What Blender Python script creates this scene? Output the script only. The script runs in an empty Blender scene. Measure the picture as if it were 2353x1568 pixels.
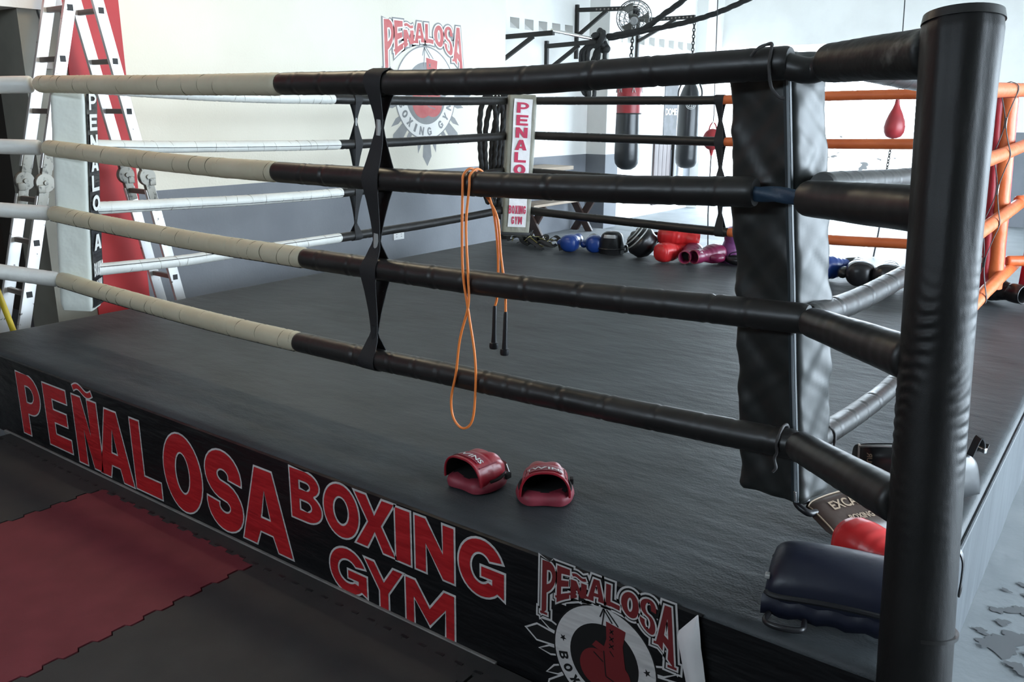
import bpy, bmesh, math, random
from mathutils import Vector, Matrix, noise
from mathutils.geometry import tessellate_polygon

SC = bpy.context.scene
COL = SC.collection
PI = math.pi
rnd = random.Random(7)

# ------------------------------------------------------------------ camera
cam_data = bpy.data.cameras.new('camera')
cam = bpy.data.objects.new('camera', cam_data)
COL.objects.link(cam)
cam_data.sensor_width = 36.0
cam_data.lens = 30.13
cam_data.clip_start = 0.02
cam_data.clip_end = 200
_r = Vector((0.8037, 0.5950, 0.0066)).normalized()
_w = Vector((-0.5744, 0.7760, -0.2610)).normalized()
_r = (_r - _w * _r.dot(_w)).normalized()
_u = _r.cross(_w)
cam.matrix_world = Matrix(((_r.x, _u.x, -_w.x, 0.306), (_r.y, _u.y, -_w.y, -1.877), (_r.z, _u.z, -_w.z, 1.709), (0, 0, 0, 1)))
SC.camera = cam

# ------------------------------------------------------------------ light
SC.view_settings.view_transform = 'Standard'
SC.view_settings.look = 'None'
SC.view_settings.gamma = 1.0
SC.view_settings.use_curve_mapping = False
SC.view_settings.exposure = 0.0

world = bpy.data.worlds.new('sky')
SC.world = world
world.use_nodes = True
bg = world.node_tree.nodes['Background']
bg.inputs['Color'].default_value = (0.74, 0.875, 1.0, 1)
bg.inputs['Strength'].default_value = 20.0

def area(name, loc, aim, sx, sy, watts, color=(1, 1, 1), portal=False):
    d = bpy.data.lights.new(name, 'AREA')
    d.shape = 'RECTANGLE'; d.size = sx; d.size_y = sy; d.energy = watts; d.color = color
    o = bpy.data.objects.new(name, d); COL.objects.link(o)
    o.location = loc
    o.rotation_euler = (Vector(aim) - Vector(loc)).to_track_quat('-Z', 'Y').to_euler()
    if portal:
        d.cycles.is_portal = True
    return o

# the daylight comes through two large openings: sampling portals fill them exactly
area('portal_back_opening', (-4.25, 13.38, 1.4), (-4.25, 5, 1.4), 4.6, 2.8, 1, portal=True)
area('portal_side_opening', (4.48, 5.6, 1.6), (-3, 5.6, 1.6), 10.4, 3.1, 1, portal=True)
area('portal_added_window', (-2.4, -4.58, 2.85), (-2.4, 0, 2.85), 4.0, 0.5, 1, portal=True)  # unseen window, added as fill from behind the camera
# warm light added out of view to tint the upper left wall
area('added_warm_light', (-4.3, 1.2, 3.78), (-4.3, 1.2, 0), 1.2, 0.14, 30, (1.0, 0.84, 0.58))

# ------------------------------------------------------------------ materials
def mat(name, col, rough=0.6, metal=0.0, spec=0.5, col2=None, cscale=4.0, cstretch=(1, 1, 1), lo=0.35, hi=0.7,
        bump=0.0, bscale=40.0, bstretch=(1, 1, 1), bdetail=3.0, bdist=0.01, bump2=None, emit=0.0, rough2=None, world_pos=False, sheen=0.0):
    m = bpy.data.materials.new(name)
    m.use_nodes = True
    nt = m.node_tree
    b = nt.nodes['Principled BSDF']
    b.inputs['Base Color'].default_value = (*col, 1)
    b.inputs['Roughness'].default_value = rough
    b.inputs['Metallic'].default_value = metal
    b.inputs['Specular IOR Level'].default_value = spec
    if sheen:
        b.inputs['Sheen Weight'].default_value = sheen
    if emit:
        b.inputs['Emission Color'].default_value = (*col, 1)
        b.inputs['Emission Strength'].default_value = emit
    if world_pos:
        g = nt.nodes.new('ShaderNodeNewGeometry'); src = g.outputs['Position']
    else:
        g = nt.nodes.new('ShaderNodeTexCoord'); src = g.outputs['Object']
    def nz(scale, stretch, detail):
        mp = nt.nodes.new('ShaderNodeMapping'); mp.inputs['Scale'].default_value = stretch
        nt.links.new(src, mp.inputs['Vector'])
        n = nt.nodes.new('ShaderNodeTexNoise'); n.inputs['Scale'].default_value = scale; n.inputs['Detail'].default_value = detail
        nt.links.new(mp.outputs['Vector'], n.inputs['Vector'])
        return n
    if col2:
        n = nz(cscale, cstretch, 5)
        r = nt.nodes.new('ShaderNodeMapRange'); r.inputs['From Min'].default_value = lo; r.inputs['From Max'].default_value = hi
        nt.links.new(n.outputs['Fac'], r.inputs['Value'])
        mx = nt.nodes.new('ShaderNodeMix'); mx.data_type = 'RGBA'
        mx.inputs['A'].default_value = (*col, 1); mx.inputs['B'].default_value = (*col2, 1)
        nt.links.new(r.outputs['Result'], mx.inputs['Factor'])
        nt.links.new(mx.outputs['Result'], b.inputs['Base Color'])
        if rough2 is not None:
            r2 = nt.nodes.new('ShaderNodeMapRange'); r2.inputs['From Min'].default_value = lo; r2.inputs['From Max'].default_value = hi
            r2.inputs['To Min'].default_value = rough; r2.inputs['To Max'].default_value = rough2
            nt.links.new(n.outputs['Fac'], r2.inputs['Value']); nt.links.new(r2.outputs['Result'], b.inputs['Roughness'])
    prev = None
    for bb in ([(bump, bscale, bstretch, bdetail, bdist)] if bump else []) + ([bump2] if bump2 else []):
        n = nz(bb[1], bb[2], bb[3])
        k = nt.nodes.new('ShaderNodeBump'); k.inputs['Strength'].default_value = bb[0]; k.inputs['Distance'].default_value = bb[4]
        nt.links.new(n.outputs['Fac'], k.inputs['Height'])
        if prev: nt.links.new(prev.outputs['Normal'], k.inputs['Normal'])
        prev = k
    if prev: nt.links.new(prev.outputs['Normal'], b.inputs['Normal'])
    return m

M = {}
M['wall'] = mat('cream_plaster', (0.76, 0.72, 0.62), 0.85, col2=(0.71, 0.67, 0.57), cscale=1.3, bump=0.15, bscale=60, world_pos=True)
M['wall_white'] = mat('white_plaster', (0.84, 0.83, 0.80), 0.85, col2=(0.77, 0.76, 0.73), cscale=2, bump=0.1, bscale=60, world_pos=True)
M['dado'] = mat('grey_dado_paint', (0.155, 0.165, 0.185), 0.6, col2=(0.19, 0.20, 0.22), cscale=2.2, bump=0.1, bscale=50, world_pos=True)
M['red_paint'] = mat('red_wall_paint', (0.48, 0.022, 0.025), 0.55, col2=(0.36, 0.012, 0.016), cscale=1.6, world_pos=True)
M['olive_paint'] = mat('olive_grey_paint', (0.20, 0.19, 0.16), 0.7, col2=(0.25, 0.24, 0.20), cscale=3, world_pos=True)
M['dark_room'] = mat('dark_brown_wall', (0.062, 0.053, 0.043), 0.8, col2=(0.05, 0.042, 0.035), cscale=2, world_pos=True)
M['ceiling'] = mat('ceiling_sheet', (0.55, 0.54, 0.5), 0.8, world_pos=True)
M['conc'] = mat('worn_concrete', (0.165, 0.182, 0.192), 0.62, col2=(0.21, 0.225, 0.235), cscale=3.5, bump=0.2, bscale=25, world_pos=True)
M['yard'] = mat('sunlit_yard_concrete', (0.55, 0.56, 0.55), 0.8, col2=(0.42, 0.44, 0.45), cscale=1.2, world_pos=True)
M['rubber'] = mat('ribbed_rubber_floor', (0.14, 0.15, 0.16), 0.55, col2=(0.19, 0.20, 0.21), cscale=2.5, world_pos=True)
M['canvas'] = mat('ring_canvas', (0.029, 0.034, 0.037), 0.55, spec=0.35, col2=(0.049, 0.056, 0.061), cscale=2.6, cstretch=(1.0, 2.0, 1), lo=0.3, hi=0.75,
                  bump=0.11, bscale=5.0, bstretch=(1.3, 3.0, 1), bdetail=4, bdist=0.05, bump2=(0.25, 160, (1, 1, 1), 2, 0.004), world_pos=True)
M['skirt'] = mat('grey_canvas_skirt', (0.040, 0.048, 0.055), 0.6, col2=(0.062, 0.072, 0.080), cscale=2, cstretch=(1, 3, 1), bump=0.2, bscale=5, bstretch=(1, 3, 0.4), bdist=0.04, world_pos=True)
M['banner'] = mat('black_banner_vinyl', (0.007, 0.007, 0.008), 0.36, spec=0.35, bump=0.35, bscale=3.0, bstretch=(1.2, 1, 5.0), bdist=0.05, bump2=(0.1, 18, (1, 1, 1.5), 3, 0.01), world_pos=True)
M['print_red'] = mat('red_banner_print', (0.44, 0.014, 0.018), 0.36, col2=(0.37, 0.011, 0.016), cscale=5, bump=0.35, bscale=3.0, bstretch=(1.2, 1, 5.0), bdist=0.05, world_pos=True)
M['print_white'] = mat('white_banner_print', (0.55, 0.53, 0.52), 0.4, bump=0.35, bscale=3.0, bstretch=(1.2, 1, 5.0), bdist=0.05, world_pos=True)
M['print_dkred'] = mat('dark_red_banner_print', (0.17, 0.020, 0.022), 0.36, world_pos=True)
M['print_black'] = mat('black_banner_print', (0.012, 0.012, 0.012), 0.36, world_pos=True)
M['mural_red'] = mat('faded_red_mural_paint', (0.52, 0.13, 0.13), 0.8, col2=(0.58, 0.20, 0.19), cscale=8, world_pos=True)
M['mural_grey'] = mat('faded_grey_mural_paint', (0.25, 0.25, 0.25), 0.8, col2=(0.31, 0.31, 0.31), cscale=8, world_pos=True)
M['mural_white'] = mat('white_mural_paint', (0.82, 0.80, 0.77), 0.8, world_pos=True)
M['vinyl_black'] = mat('black_padding_vinyl', (0.012, 0.0115, 0.011), 0.36, spec=0.45, col2=(0.016, 0.015, 0.014), cscale=6, rough2=0.46,
                       bump=0.10, bscale=9, bstretch=(1.6, 1.6, 1), bdetail=2, bdist=0.02, bump2=(0.10, 320, (1, 1, 1), 1, 0.001), world_pos=True)
M['post_vinyl'] = mat('woven_black_post_vinyl', (0.0075, 0.0075, 0.0075), 0.42, spec=0.26, col2=(0.011, 0.0105, 0.010), cscale=5, rough2=0.5,
                        bump=0.12, bscale=7, bstretch=(3, 3, .8), bdetail=3, bdist=0.02, bump2=(0.22, 620, (1, 1, 1), 1, 0.001), world_pos=True)
M['pad_black'] = mat('black_corner_pad_vinyl', (0.016, 0.018, 0.017), 0.42, spec=0.4, bump=0.06, bscale=5, bstretch=(1, 1, 1.6), bdetail=2, bdist=0.05, bump2=(0.06, 250, (1, 1, 1), 1, 0.001))
M['vinyl_worn'] = mat('worn_black_vinyl', (0.012, 0.012, 0.011), 0.5, spec=0.35, col2=(0.10, 0.10, 0.09), cscale=9, lo=0.66, hi=0.74, bump=0.35, bscale=14, bdist=0.02, world_pos=True)
M['vinyl_white'] = mat('off_white_padding_vinyl', (0.52, 0.48, 0.355), 0.5, col2=(0.46, 0.42, 0.30), cscale=5, bump=0.2, bscale=14, bdist=0.02, world_pos=True)
M['vinyl_white2'] = mat('white_padding_vinyl', (0.66, 0.66, 0.62), 0.42, col2=(0.58, 0.58, 0.55), cscale=5, bump=0.25, bscale=16, bdist=0.02, world_pos=True)
M['vinyl_orange'] = mat('orange_padding_vinyl', (0.62, 0.145, 0.04), 0.42, col2=(0.52, 0.11, 0.03), cscale=5, bump=0.25, bscale=16, bdist=0.02, world_pos=True)
M['pad_red'] = mat('red_pad_vinyl', (0.36, 0.02, 0.03), 0.45, bump=0.2, bscale=10, bdist=0.03)
M['pad_olive'] = mat('olive_tape_vinyl', (0.20, 0.19, 0.145), 0.4, col2=(0.26, 0.25, 0.20), cscale=8, bump=0.3, bscale=18, bdist=0.02)
M['pad_white'] = mat('white_pad_vinyl', (0.58, 0.60, 0.55), 0.42, bump=0.25, bscale=8, bdist=0.03)
M['sheet_white'] = mat('white_plastic_sheet', (0.74, 0.72, 0.72), 0.28, bump=0.35, bscale=12, bdist=0.02)
M['letter_crimson'] = mat('crimson_letter_vinyl', (0.50, 0.02, 0.075), 0.4)
M['letter_white'] = mat('white_letter_vinyl', (0.75, 0.75, 0.72), 0.4)
M['web'] = mat('black_webbing', (0.010, 0.010, 0.011), 0.75, bump=0.4, bscale=300, bdist=0.002)
M['tape_silver'] = mat('silver_tape', (0.45, 0.45, 0.44), 0.35, metal=0.4, bump=0.3, bscale=60, bdist=0.004)
M['thread'] = mat('dark_seam_thread', (0.02, 0.02, 0.018), 0.8)
M['seam_beige'] = mat('dark_beige_seam_stitching', (0.20, 0.18, 0.125), 0.7)  # darker beige of the rings along the white sleeve seams
M['zip'] = mat('zipper_tape', (0.012, 0.02, 0.024), 0.5)
M['zip_metal'] = mat('zipper_teeth', (0.26, 0.30, 0.32), 0.4, metal=0.2)
M['rope_blue'] = mat('dark_blue_core_rope', (0.018, 0.042, 0.075), 0.5, bump=0.3, bscale=180, bdist=0.003)
M['rope_black'] = mat('black_battle_rope', (0.012, 0.012, 0.012), 0.7, bump=0.4, bscale=220, bdist=0.003)
M['cord'] = mat('dark_tie_cord', (0.035, 0.033, 0.033), 0.7)
M['orange_cord'] = mat('orange_skipping_cord', (0.95, 0.27, 0.06), 0.35)
M['plastic_black'] = mat('black_plastic', (0.012, 0.012, 0.014), 0.35)
M['steel_dark'] = mat('dark_steel', (0.018, 0.017, 0.016), 0.5, metal=0.3)
M['chrome'] = mat('chrome', (0.75, 0.74, 0.72), 0.15, metal=1.0)
M['alu'] = mat('worn_aluminium', (0.74, 0.74, 0.73), 0.38, metal=0.55, col2=(0.16, 0.15, 0.14), cscale=26, lo=0.66, hi=0.70)
M['alu_rung'] = mat('dull_rung_aluminium', (0.24, 0.21, 0.19), 0.45, metal=0.6)
M['alu_hinge'] = mat('tarnished_hinge_steel', (0.24, 0.23, 0.20), 0.45, metal=0.5, col2=(0.06, 0.06, 0.055), cscale=30, lo=0.55, hi=0.7)
M['dark_hole'] = mat('dark_rung_end', (0.01, 0.01, 0.011), 0.6)
M['glove_blue'] = mat('blue_glove_leather', (0.010, 0.040, 0.20), 0.32, bump=0.15, bscale=30, bdist=0.004)
M['glove_red'] = mat('red_glove_leather', (0.55, 0.020, 0.022), 0.32, bump=0.15, bscale=30, bdist=0.004)
M['glove_pink'] = mat('dark_pink_glove_leather', (0.14, 0.008, 0.040), 0.34, col2=(0.18, 0.016, 0.06), cscale=9, bump=0.15, bscale=30, bdist=0.004)
M['glove_purple'] = mat('purple_glove_leather', (0.16, 0.05, 0.15), 0.35)
M['glove_black'] = mat('black_glove_leather', (0.010, 0.010, 0.011), 0.32, bump=0.15, bscale=30, bdist=0.004)
M['mitt_red'] = mat('red_mitt_leather', (0.30, 0.010, 0.022), 0.36, col2=(0.24, 0.008, 0.018), cscale=14, bump=0.22, bscale=40, bdist=0.005)
M['mitt_rim'] = mat('dusty_red_mitt_rim', (0.26, 0.035, 0.055), 0.55, col2=(0.20, 0.02, 0.035), cscale=20, bump=0.2, bscale=60, bdist=0.003)
M['liner'] = mat('black_liner', (0.006, 0.006, 0.006), 0.9)
M['navy'] = mat('navy_pad_leather', (0.009, 0.011, 0.024), 0.40, spec=0.4, bump=0.2, bscale=18, bdist=0.01)
M['leather_brown'] = mat('dark_brown_leather', (0.040, 0.022, 0.016), 0.42, bump=0.2, bscale=25, bdist=0.006)
M['print_gold'] = mat('pale_gold_print', (0.36, 0.27, 0.19), 0.5)
M['white_leather'] = mat('white_leather', (0.62, 0.62, 0.60), 0.4)
M['yellow'] = mat('yellow_plastic', (0.62, 0.46, 0.03), 0.4)
M['strap_yellow'] = mat('pale_yellow_webbing', (0.42, 0.36, 0.12), 0.6)
M['wood_top'] = mat('pale_bench_wood', (0.42, 0.34, 0.26), 0.6, col2=(0.33, 0.25, 0.18), cscale=5, cstretch=(6, 0.6, 1))
M['wood_dark'] = mat('dark_bench_wood', (0.050, 0.028, 0.022), 0.5, col2=(0.035, 0.02, 0.016), cscale=6)
M['gate'] = mat('mauve_brown_gate_paint', (0.11, 0.085, 0.085), 0.6, col2=(0.085, 0.065, 0.065), cscale=3, world_pos=True)
M['bag_red'] = mat('faded_red_bag_vinyl', (0.32, 0.025, 0.030), 0.4, col2=(0.22, 0.02, 0.025), cscale=8)
M['bag_black'] = mat('black_bag_vinyl', (0.016, 0.018, 0.020), 0.30, bump=0.12, bscale=8, bdist=0.02)
M['outlet'] = mat('white_outlet_plastic', (0.75, 0.75, 0.74), 0.35)
M['mat_grey'] = mat('dark_grey_foam_mat', (0.024, 0.024, 0.024), 0.72, col2=(0.032, 0.031, 0.030), cscale=7, bump=0.3, bscale=350, bdist=0.002, world_pos=True)
M['mat_red'] = mat('red_foam_mat', (0.125, 0.015, 0.023), 0.7, col2=(0.155, 0.021, 0.031), cscale=7, bump=0.3, bscale=350, bdist=0.002, world_pos=True)
M['kick'] = mat('scuffed_pale_trim', (0.21, 0.20, 0.185), 0.6, col2=(0.13, 0.125, 0.12), cscale=9, world_pos=True)
M['stone'] = mat('pale_stone_wall', (0.75, 0.74, 0.70), 0.9, col2=(0.03, 0.03, 0.03), cscale=2.6, cstretch=(1, 1, 2.0), lo=0.62, hi=0.66, world_pos=True)
M['fabric_red'] = mat('red_jersey_cloth', (0.50, 0.012, 0.05), 0.7)
M['poster'] = mat('grey_poster_print', (0.010, 0.010, 0.013), 0.6, col2=(0.03, 0.03, 0.036), cscale=7, lo=0.45, hi=0.6)
M['fan_metal'] = mat('fan_wire', (0.10, 0.10, 0.09), 0.4, metal=0.5)
M['fan_blade'] = mat('grey_fan_blade', (0.12, 0.115, 0.10), 0.4)
M['added_lamp_glow'] = mat('added_lamp_diffuser', (1.0, 0.88, 0.66), 0.4, emit=4.0)  # glowing cover of the added strip lamp

# ------------------------------------------------------------------ mesh helpers
def V(*a):
    return Vector(a)

class MB:
    def __init__(self):
        self.v = []; self.f = []; self.extra = None
    def add(self, vs, fs):
        o = len(self.v)
        self.v += [Vector(p) for p in vs]
        self.f += [tuple(i + o for i in f) for f in fs]
        return self
    def box(self, c, s, rot=None, bev=0.0):
        """axis box centred on c with full sizes s; bev rounds its vertical and horizontal edges"""
        if bev:
            bm = bmesh.new(); bmesh.ops.create_cube(bm, size=1)
            bmesh.ops.scale(bm, vec=s, verts=bm.verts)
            bmesh.ops.bevel(bm, geom=bm.edges[:], offset=bev, segments=3, profile=0.6, affect='EDGES')
            vs = [v.co.copy() for v in bm.verts]; bm.verts.index_update()
            fs = [tuple(v.index for v in f.verts) for f in bm.faces]; bm.free()
        else:
            x, y, z = s[0] / 2, s[1] / 2, s[2] / 2
            vs = [V(sx * x, sy * y, sz * z) for sx in (-1, 1) for sy in (-1, 1) for sz in (-1, 1)]
            fs = [(0, 1, 3, 2), (4, 6, 7, 5), (0, 4, 5, 1), (2, 3, 7, 6), (0, 2, 6, 4), (1, 5, 7, 3)]
        if rot is not None: vs = [rot @ p for p in vs]
        return self.add([p + Vector(c) for p in vs], fs)
    def bar(self, p, q, w, h, up=(0, 0, 1), bev=0.0):
        p, q = Vector(p), Vector(q); d = (q - p); L = d.length; d.normalize()
        s = d.cross(Vector(up))
        if s.length < 1e-4: s = d.cross(V(1, 0, 0))
        s.normalize(); t = s.cross(d)
        R = Matrix((s, d, t)).transposed()
        return self.box((p + q) / 2, (w, L, h), R, bev)
    def tube(self, pts, r, seg=12, caps=True, twist=None, rad=None, closed=False, ell=None):
        """r: number or list; rad(i, ang, s) -> factor; ell=(wx, wy) flattening"""
        pts = [Vector(p) for p in pts]; n = len(pts)
        T = []
        for i in range(n):
            a = pts[(i - 1) % n] if (closed or i > 0) else pts[0]
            b = pts[(i + 1) % n] if (closed or i < n - 1) else pts[-1]
            d = b - a
            T.append(d.normalized() if d.length > 1e-9 else V(0, 0, 1))
        ref = V(0, 0, 1) if abs(T[0].z) < 0.9 else V(0, 1, 0)
        nrm = (ref - T[0] * ref.dot(T[0])).normalized()
        vs = []; s = 0.0
        for i in range(n):
            if i: s += (pts[i] - pts[i - 1]).length
            nrm = (nrm - T[i] * nrm.dot(T[i]))
            nrm = nrm.normalized() if nrm.length > 1e-6 else T[i].orthogonal().normalized()
            bi = T[i].cross(nrm)
            rr = r[i] if isinstance(r, (list, tuple)) else r
            for k in range(seg):
                a = 2 * PI * k / seg
                q = rr * (rad(i, a, s) if rad else 1.0)
                ex, ey = ell if ell else (1, 1)
                vs.append(pts[i] + nrm * (math.cos(a) * q * ey) + bi * (math.sin(a) * q * ex))
        fs = []
        for i in range(n if closed else n - 1):
            j = (i + 1) % n
            for k in range(seg):
                l = (k + 1) % seg
                fs.append((i * seg + k, i * seg + l, j * seg + l, j * seg + k))
        if caps and not closed:
            fs.append(tuple(range(seg - 1, -1, -1)))
            fs.append(tuple((n - 1) * seg + k for k in range(seg)))
        return self.add(vs, fs)
    def lathe(self, prof, c=(0, 0, 0), seg=32, axis=None):
        c = Vector(c); R = Matrix.Identity(3) if axis is None else Vector(axis).to_track_quat('Z', 'Y').to_matrix()
        vs = []
        for (r, z) in prof:
            for k in range(seg):
                a = 2 * PI * k / seg
                vs.append(c + R @ V(r * math.cos(a), r * math.sin(a), z))
        fs = []
        for i in range(len(prof) - 1):
            for k in range(seg):
                l = (k + 1) % seg
                fs.append((i * seg + k, i * seg + l, (i + 1) * seg + l, (i + 1) * seg + k))
        if prof[0][0] > 1e-5: fs.append(tuple(range(seg - 1, -1, -1)))
        if prof[-1][0] > 1e-5: fs.append(tuple((len(prof) - 1) * seg + k for k in range(seg)))
        return self.add(vs, fs)
    def ball(self, c, r, s=(1, 1, 1), seg=24, rings=14, rot=None):
        vs = []; c = Vector(c)
        for i in range(rings + 1):
            t = PI * i / rings
            for k in range(seg):
                a = 2 * PI * k / seg
                p = V(r * s[0] * math.sin(t) * math.cos(a), r * s[1] * math.sin(t) * math.sin(a), r * s[2] * math.cos(t))
                vs.append(c + (rot @ p if rot is not None else p))
        fs = []
        for i in range(rings):
            for k in range(seg):
                l = (k + 1) % seg
                fs.append((i * seg + k, (i + 1) * seg + k, (i + 1) * seg + l, i * seg + l))
        return self.add(vs, fs)
    def grid(self, nu, nv, fn):
        vs = [fn(i / nu, j / nv) for i in range(nu + 1) for j in range(nv + 1)]
        fs = [(i * (nv + 1) + j, (i + 1) * (nv + 1) + j, (i + 1) * (nv + 1) + j + 1, i * (nv + 1) + j + 1) for i in range(nu) for j in range(nv)]
        return self.add(vs, fs)
    def ribbon(self, pts, wdirs, w, th=0.003):
        """flat strap through pts; wdirs: width direction (one or per point); w: width number or list"""
        n = len(pts); pts = [Vector(p) for p in pts]; vs = []
        for i in range(n):
            d = (pts[min(i + 1, n - 1)] - pts[max(i - 1, 0)]).normalized()
            wd = Vector(wdirs[i] if isinstance(wdirs, list) else wdirs)
            wd = (wd - d * wd.dot(d)).normalized(); nn = d.cross(wd)
            ww = (w[i] if isinstance(w, (list, tuple)) else w) / 2
            vs += [pts[i] + wd * ww + nn * th / 2, pts[i] - wd * ww + nn * th / 2, pts[i] - wd * ww - nn * th / 2, pts[i] + wd * ww - nn * th / 2]
        fs = []
        for i in range(n - 1):
            for k in range(4):
                l = (k + 1) % 4
                fs.append((i * 4 + k, i * 4 + l, i * 4 + 4 + l, i * 4 + 4 + k))
        fs += [(3, 2, 1, 0), tuple((n - 1) * 4 + k for k in range(4))]
        return self.add(vs, fs)
    def poly(self, loops, fn, th=0.0):
        """flat polygon with holes in (a, b), mapped by fn(a, b, depth)"""
        loops = [[V(p[0], p[1], 0) for p in l] for l in loops]
        flat = [p for l in loops for p in l]
        tris = tessellate_polygon(loops)
        self.add([fn(p.x, p.y, 0) for p in flat], [t for t in tris if len(set(t)) == 3])
        return self
    def xform(self, mt):
        self.v = [mt @ p for p in self.v]; return self
    def build(self, name, material, parent=None, local=False, smooth=True, ang=40):
        me = bpy.data.meshes.new(name)
        off = V(0, 0, 0)
        if parent is not None and not local:
            r = parent
            while r.parent is not None: r = r.parent
            off = r.location
        nf = len(self.f)
        if self.extra: self.add(self.extra[0].v, self.extra[0].f)
        me.from_pydata([tuple(p - off) for p in self.v], [], self.f)
        if self.extra:
            for i in range(nf, len(self.f)): me.polygons[i].material_index = 1
        bm = bmesh.new(); bm.from_mesh(me)
        bmesh.ops.recalc_face_normals(bm, faces=bm.faces)
        bm.to_mesh(me); bm.free()
        me.materials.append(material)
        if self.extra: me.materials.append(self.extra[1])
        if smooth:
            me.shade_smooth() if hasattr(me, 'shade_smooth') else None
            me.set_sharp_from_angle(angle=math.radians(ang))
        o = bpy.data.objects.new(name, me); COL.objects.link(o)
        if parent is not None: o.parent = parent
        return o

def tag(o, label, cat, group=None, kind=None):
    o['label'] = label; o['category'] = cat
    if group: o['group'] = group
    if kind: o['kind'] = kind
    return o

def thing(name, label, cat, loc=(0, 0, 0), rot=(0, 0, 0), group=None):
    o = bpy.data.objects.new(name, None); COL.objects.link(o)
    o.empty_display_size = 0.05
    o.location = loc; o.rotation_euler = rot
    return tag(o, label, cat, group)

def struct(name, mb, material, smooth=False, parent=None):
    o = mb.build(name, material, parent, smooth=smooth)
    if parent is None: o['kind'] = 'structure'
    return o

def spline(ctrl, step):
    """Catmull-Rom through ctrl, resampled about every step metres"""
    c = [Vector(p) for p in ctrl]
    if len(c) == 2: c = [c[0], (c[0] + c[1]) / 2, c[1]]
    P = [2 * c[0] - c[1]] + c + [2 * c[-1] - c[-2]]
    out = []
    for i in range(1, len(P) - 2):
        p0, p1, p2, p3 = P[i - 1:i + 3]
        n = max(2, int((p2 - p1).length / step))
        for k in range(n):
            t = k / n
            out.append(0.5 * ((2 * p1) + (p2 - p0) * t + (2 * p0 - 5 * p1 + 4 * p2 - p3) * t * t + (3 * p1 - p0 - 3 * p2 + p3) * t ** 3))
    out.append(c[-1])
    return out

def lerp(a, b, t):
    return a + (b - a) * t
# ------------------------------------------------------------------ the setting
XL, XF, YB, ZC = -5.85, -6.55, 13.4, 4.0
def wallbox(x0, x1, y0, y1, z0, z1):
    return MB().box(((x0 + x1) / 2, (y0 + y1) / 2, (z0 + z1) / 2), (x1 - x0, y1 - y0, z1 - z0))

struct('floor', wallbox(-9.0, 4.6, -4.6, YB, -0.2, 0.0), M['conc'])
struct('floor_yard', wallbox(-30, 20, YB, 45, -0.2, -0.012), M['yard'])
struct('floor_side_yard', wallbox(4.6, 30, -12, YB, -0.2, -0.012), M['yard'])
struct('ceiling', wallbox(-9.0, 4.6, -4.6, YB + 0.1, ZC, ZC + 0.1), M['ceiling'])

# near part of the left wall: plaster above, grey dado below, red strip, olive pier, dark doorway
w = MB()
w.box((-5.95, (1.69 + 6.28) / 2, (1.09 + ZC) / 2), (0.2, 6.28 - 1.69, ZC - 1.09))
wl = struct('wall_left', w, M['wall'])
struct('dado_paint', wallbox(-6.05, XL, 1.69, 6.28, 0, 1.09), M['dado'], parent=wl)
struct('red_panel', wallbox(-6.05, XL + 0.004, 1.275, 1.69, 0, ZC), M['red_paint'], parent=wl)
struct('pier', wallbox(-6.25, XL - 0.01, 0.985, 1.275, 0, 2.33), M['olive_paint'], parent=wl)
struct('doorway_header', wallbox(-6.3, XL + 0.004, -4.6, 1.275, 2.42, ZC), M['red_paint'], parent=wl)
struct('lintel', wallbox(-6.25, XL + 0.02, -4.6, 1.275, 2.33, 2.42), M['wall_white'], parent=wl)
struct('doorway_front_wall', wallbox(-6.05, XL, -4.6, -1.6, 0, 2.33), M['olive_paint'], parent=wl)
w = MB()
w.box((-7.6, -0.2, 1.2), (0.1, 3.4, 2.5)); w.box((-6.85, -1.75, 1.2), (1.6, 0.1, 2.5)); w.box((-6.9, 1.45, 1.2), (1.4, 0.1, 2.5)); w.box((-6.9, -0.2, 2.42), (1.5, 3.4, 0.06))
struct('wall_back_room', w, M['dark_room'])

# far part of the left wall with a row of ventilation openings, a pier, and the end of the building
ZH0, ZH1 = 2.705, 2.835
holes = [7.30 + 0.315 * k for k in range(5)] + [9.62 + 0.345 * k for k in range(9)]
w = MB()
w.box((XF - 0.1, (6.18 + 12.72) / 2, (1.08 + ZH0) / 2), (0.2, 12.72 - 6.18, ZH0 - 1.08))
w.box((XF - 0.1, (6.18 + 12.72) / 2, (ZH1 + ZC) / 2), (0.2, 12.72 - 6.18, ZC - ZH1))
ed = [6.18] + [e for h in holes for e in (h, h + 0.20)] + [12.72]
for a, b in zip(ed[0::2], ed[1::2]):
    w.box((XF - 0.1, (a + b) / 2, (ZH0 + ZH1) / 2), (0.2, b - a, ZH1 - ZH0))
wf = struct('wall_left_far', w, M['wall_white'])
struct('wall_left_end', wallbox(-6.65, -5.86, 6.12, 6.28, 0, ZC), M['wall'])
w = MB()
for h in holes:   # sloping louvre block behind every opening
    w.add([V(XF - 0.19, h, ZH0), V(XF - 0.19, h + 0.20, ZH0), V(XF - 0.02, h + 0.20, ZH0), V(XF - 0.02, h, ZH0), V(XF - 0.19, h, ZH1), V(XF - 0.19, h + 0.20, ZH1)],
          [(0, 1, 2, 3), (0, 4, 5, 1), (4, 3, 2, 5), (0, 3, 4), (1, 5, 2)])
struct('louvre_blocks', w, M['wall_white'], parent=wf)
struct('dado_paint', wallbox(XF - 0.2, XF, 6.28, 9.3, 0, 1.08), M['dado'], parent=wf)
struct('lower_plaster', wallbox(XF - 0.2, XF, 9.3, 12.72, 0, 1.08), M['wall_white'], parent=wf)
w = wallbox(XF, -6.22, 9.2, 9.55, 1.08, ZC)
pl = struct('trim_1', w, M['wall_white'])
struct('dado_paint', wallbox(XF, -6.215, 9.195, 9.555, 0, 1.08), M['dado'], parent=pl)
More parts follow.
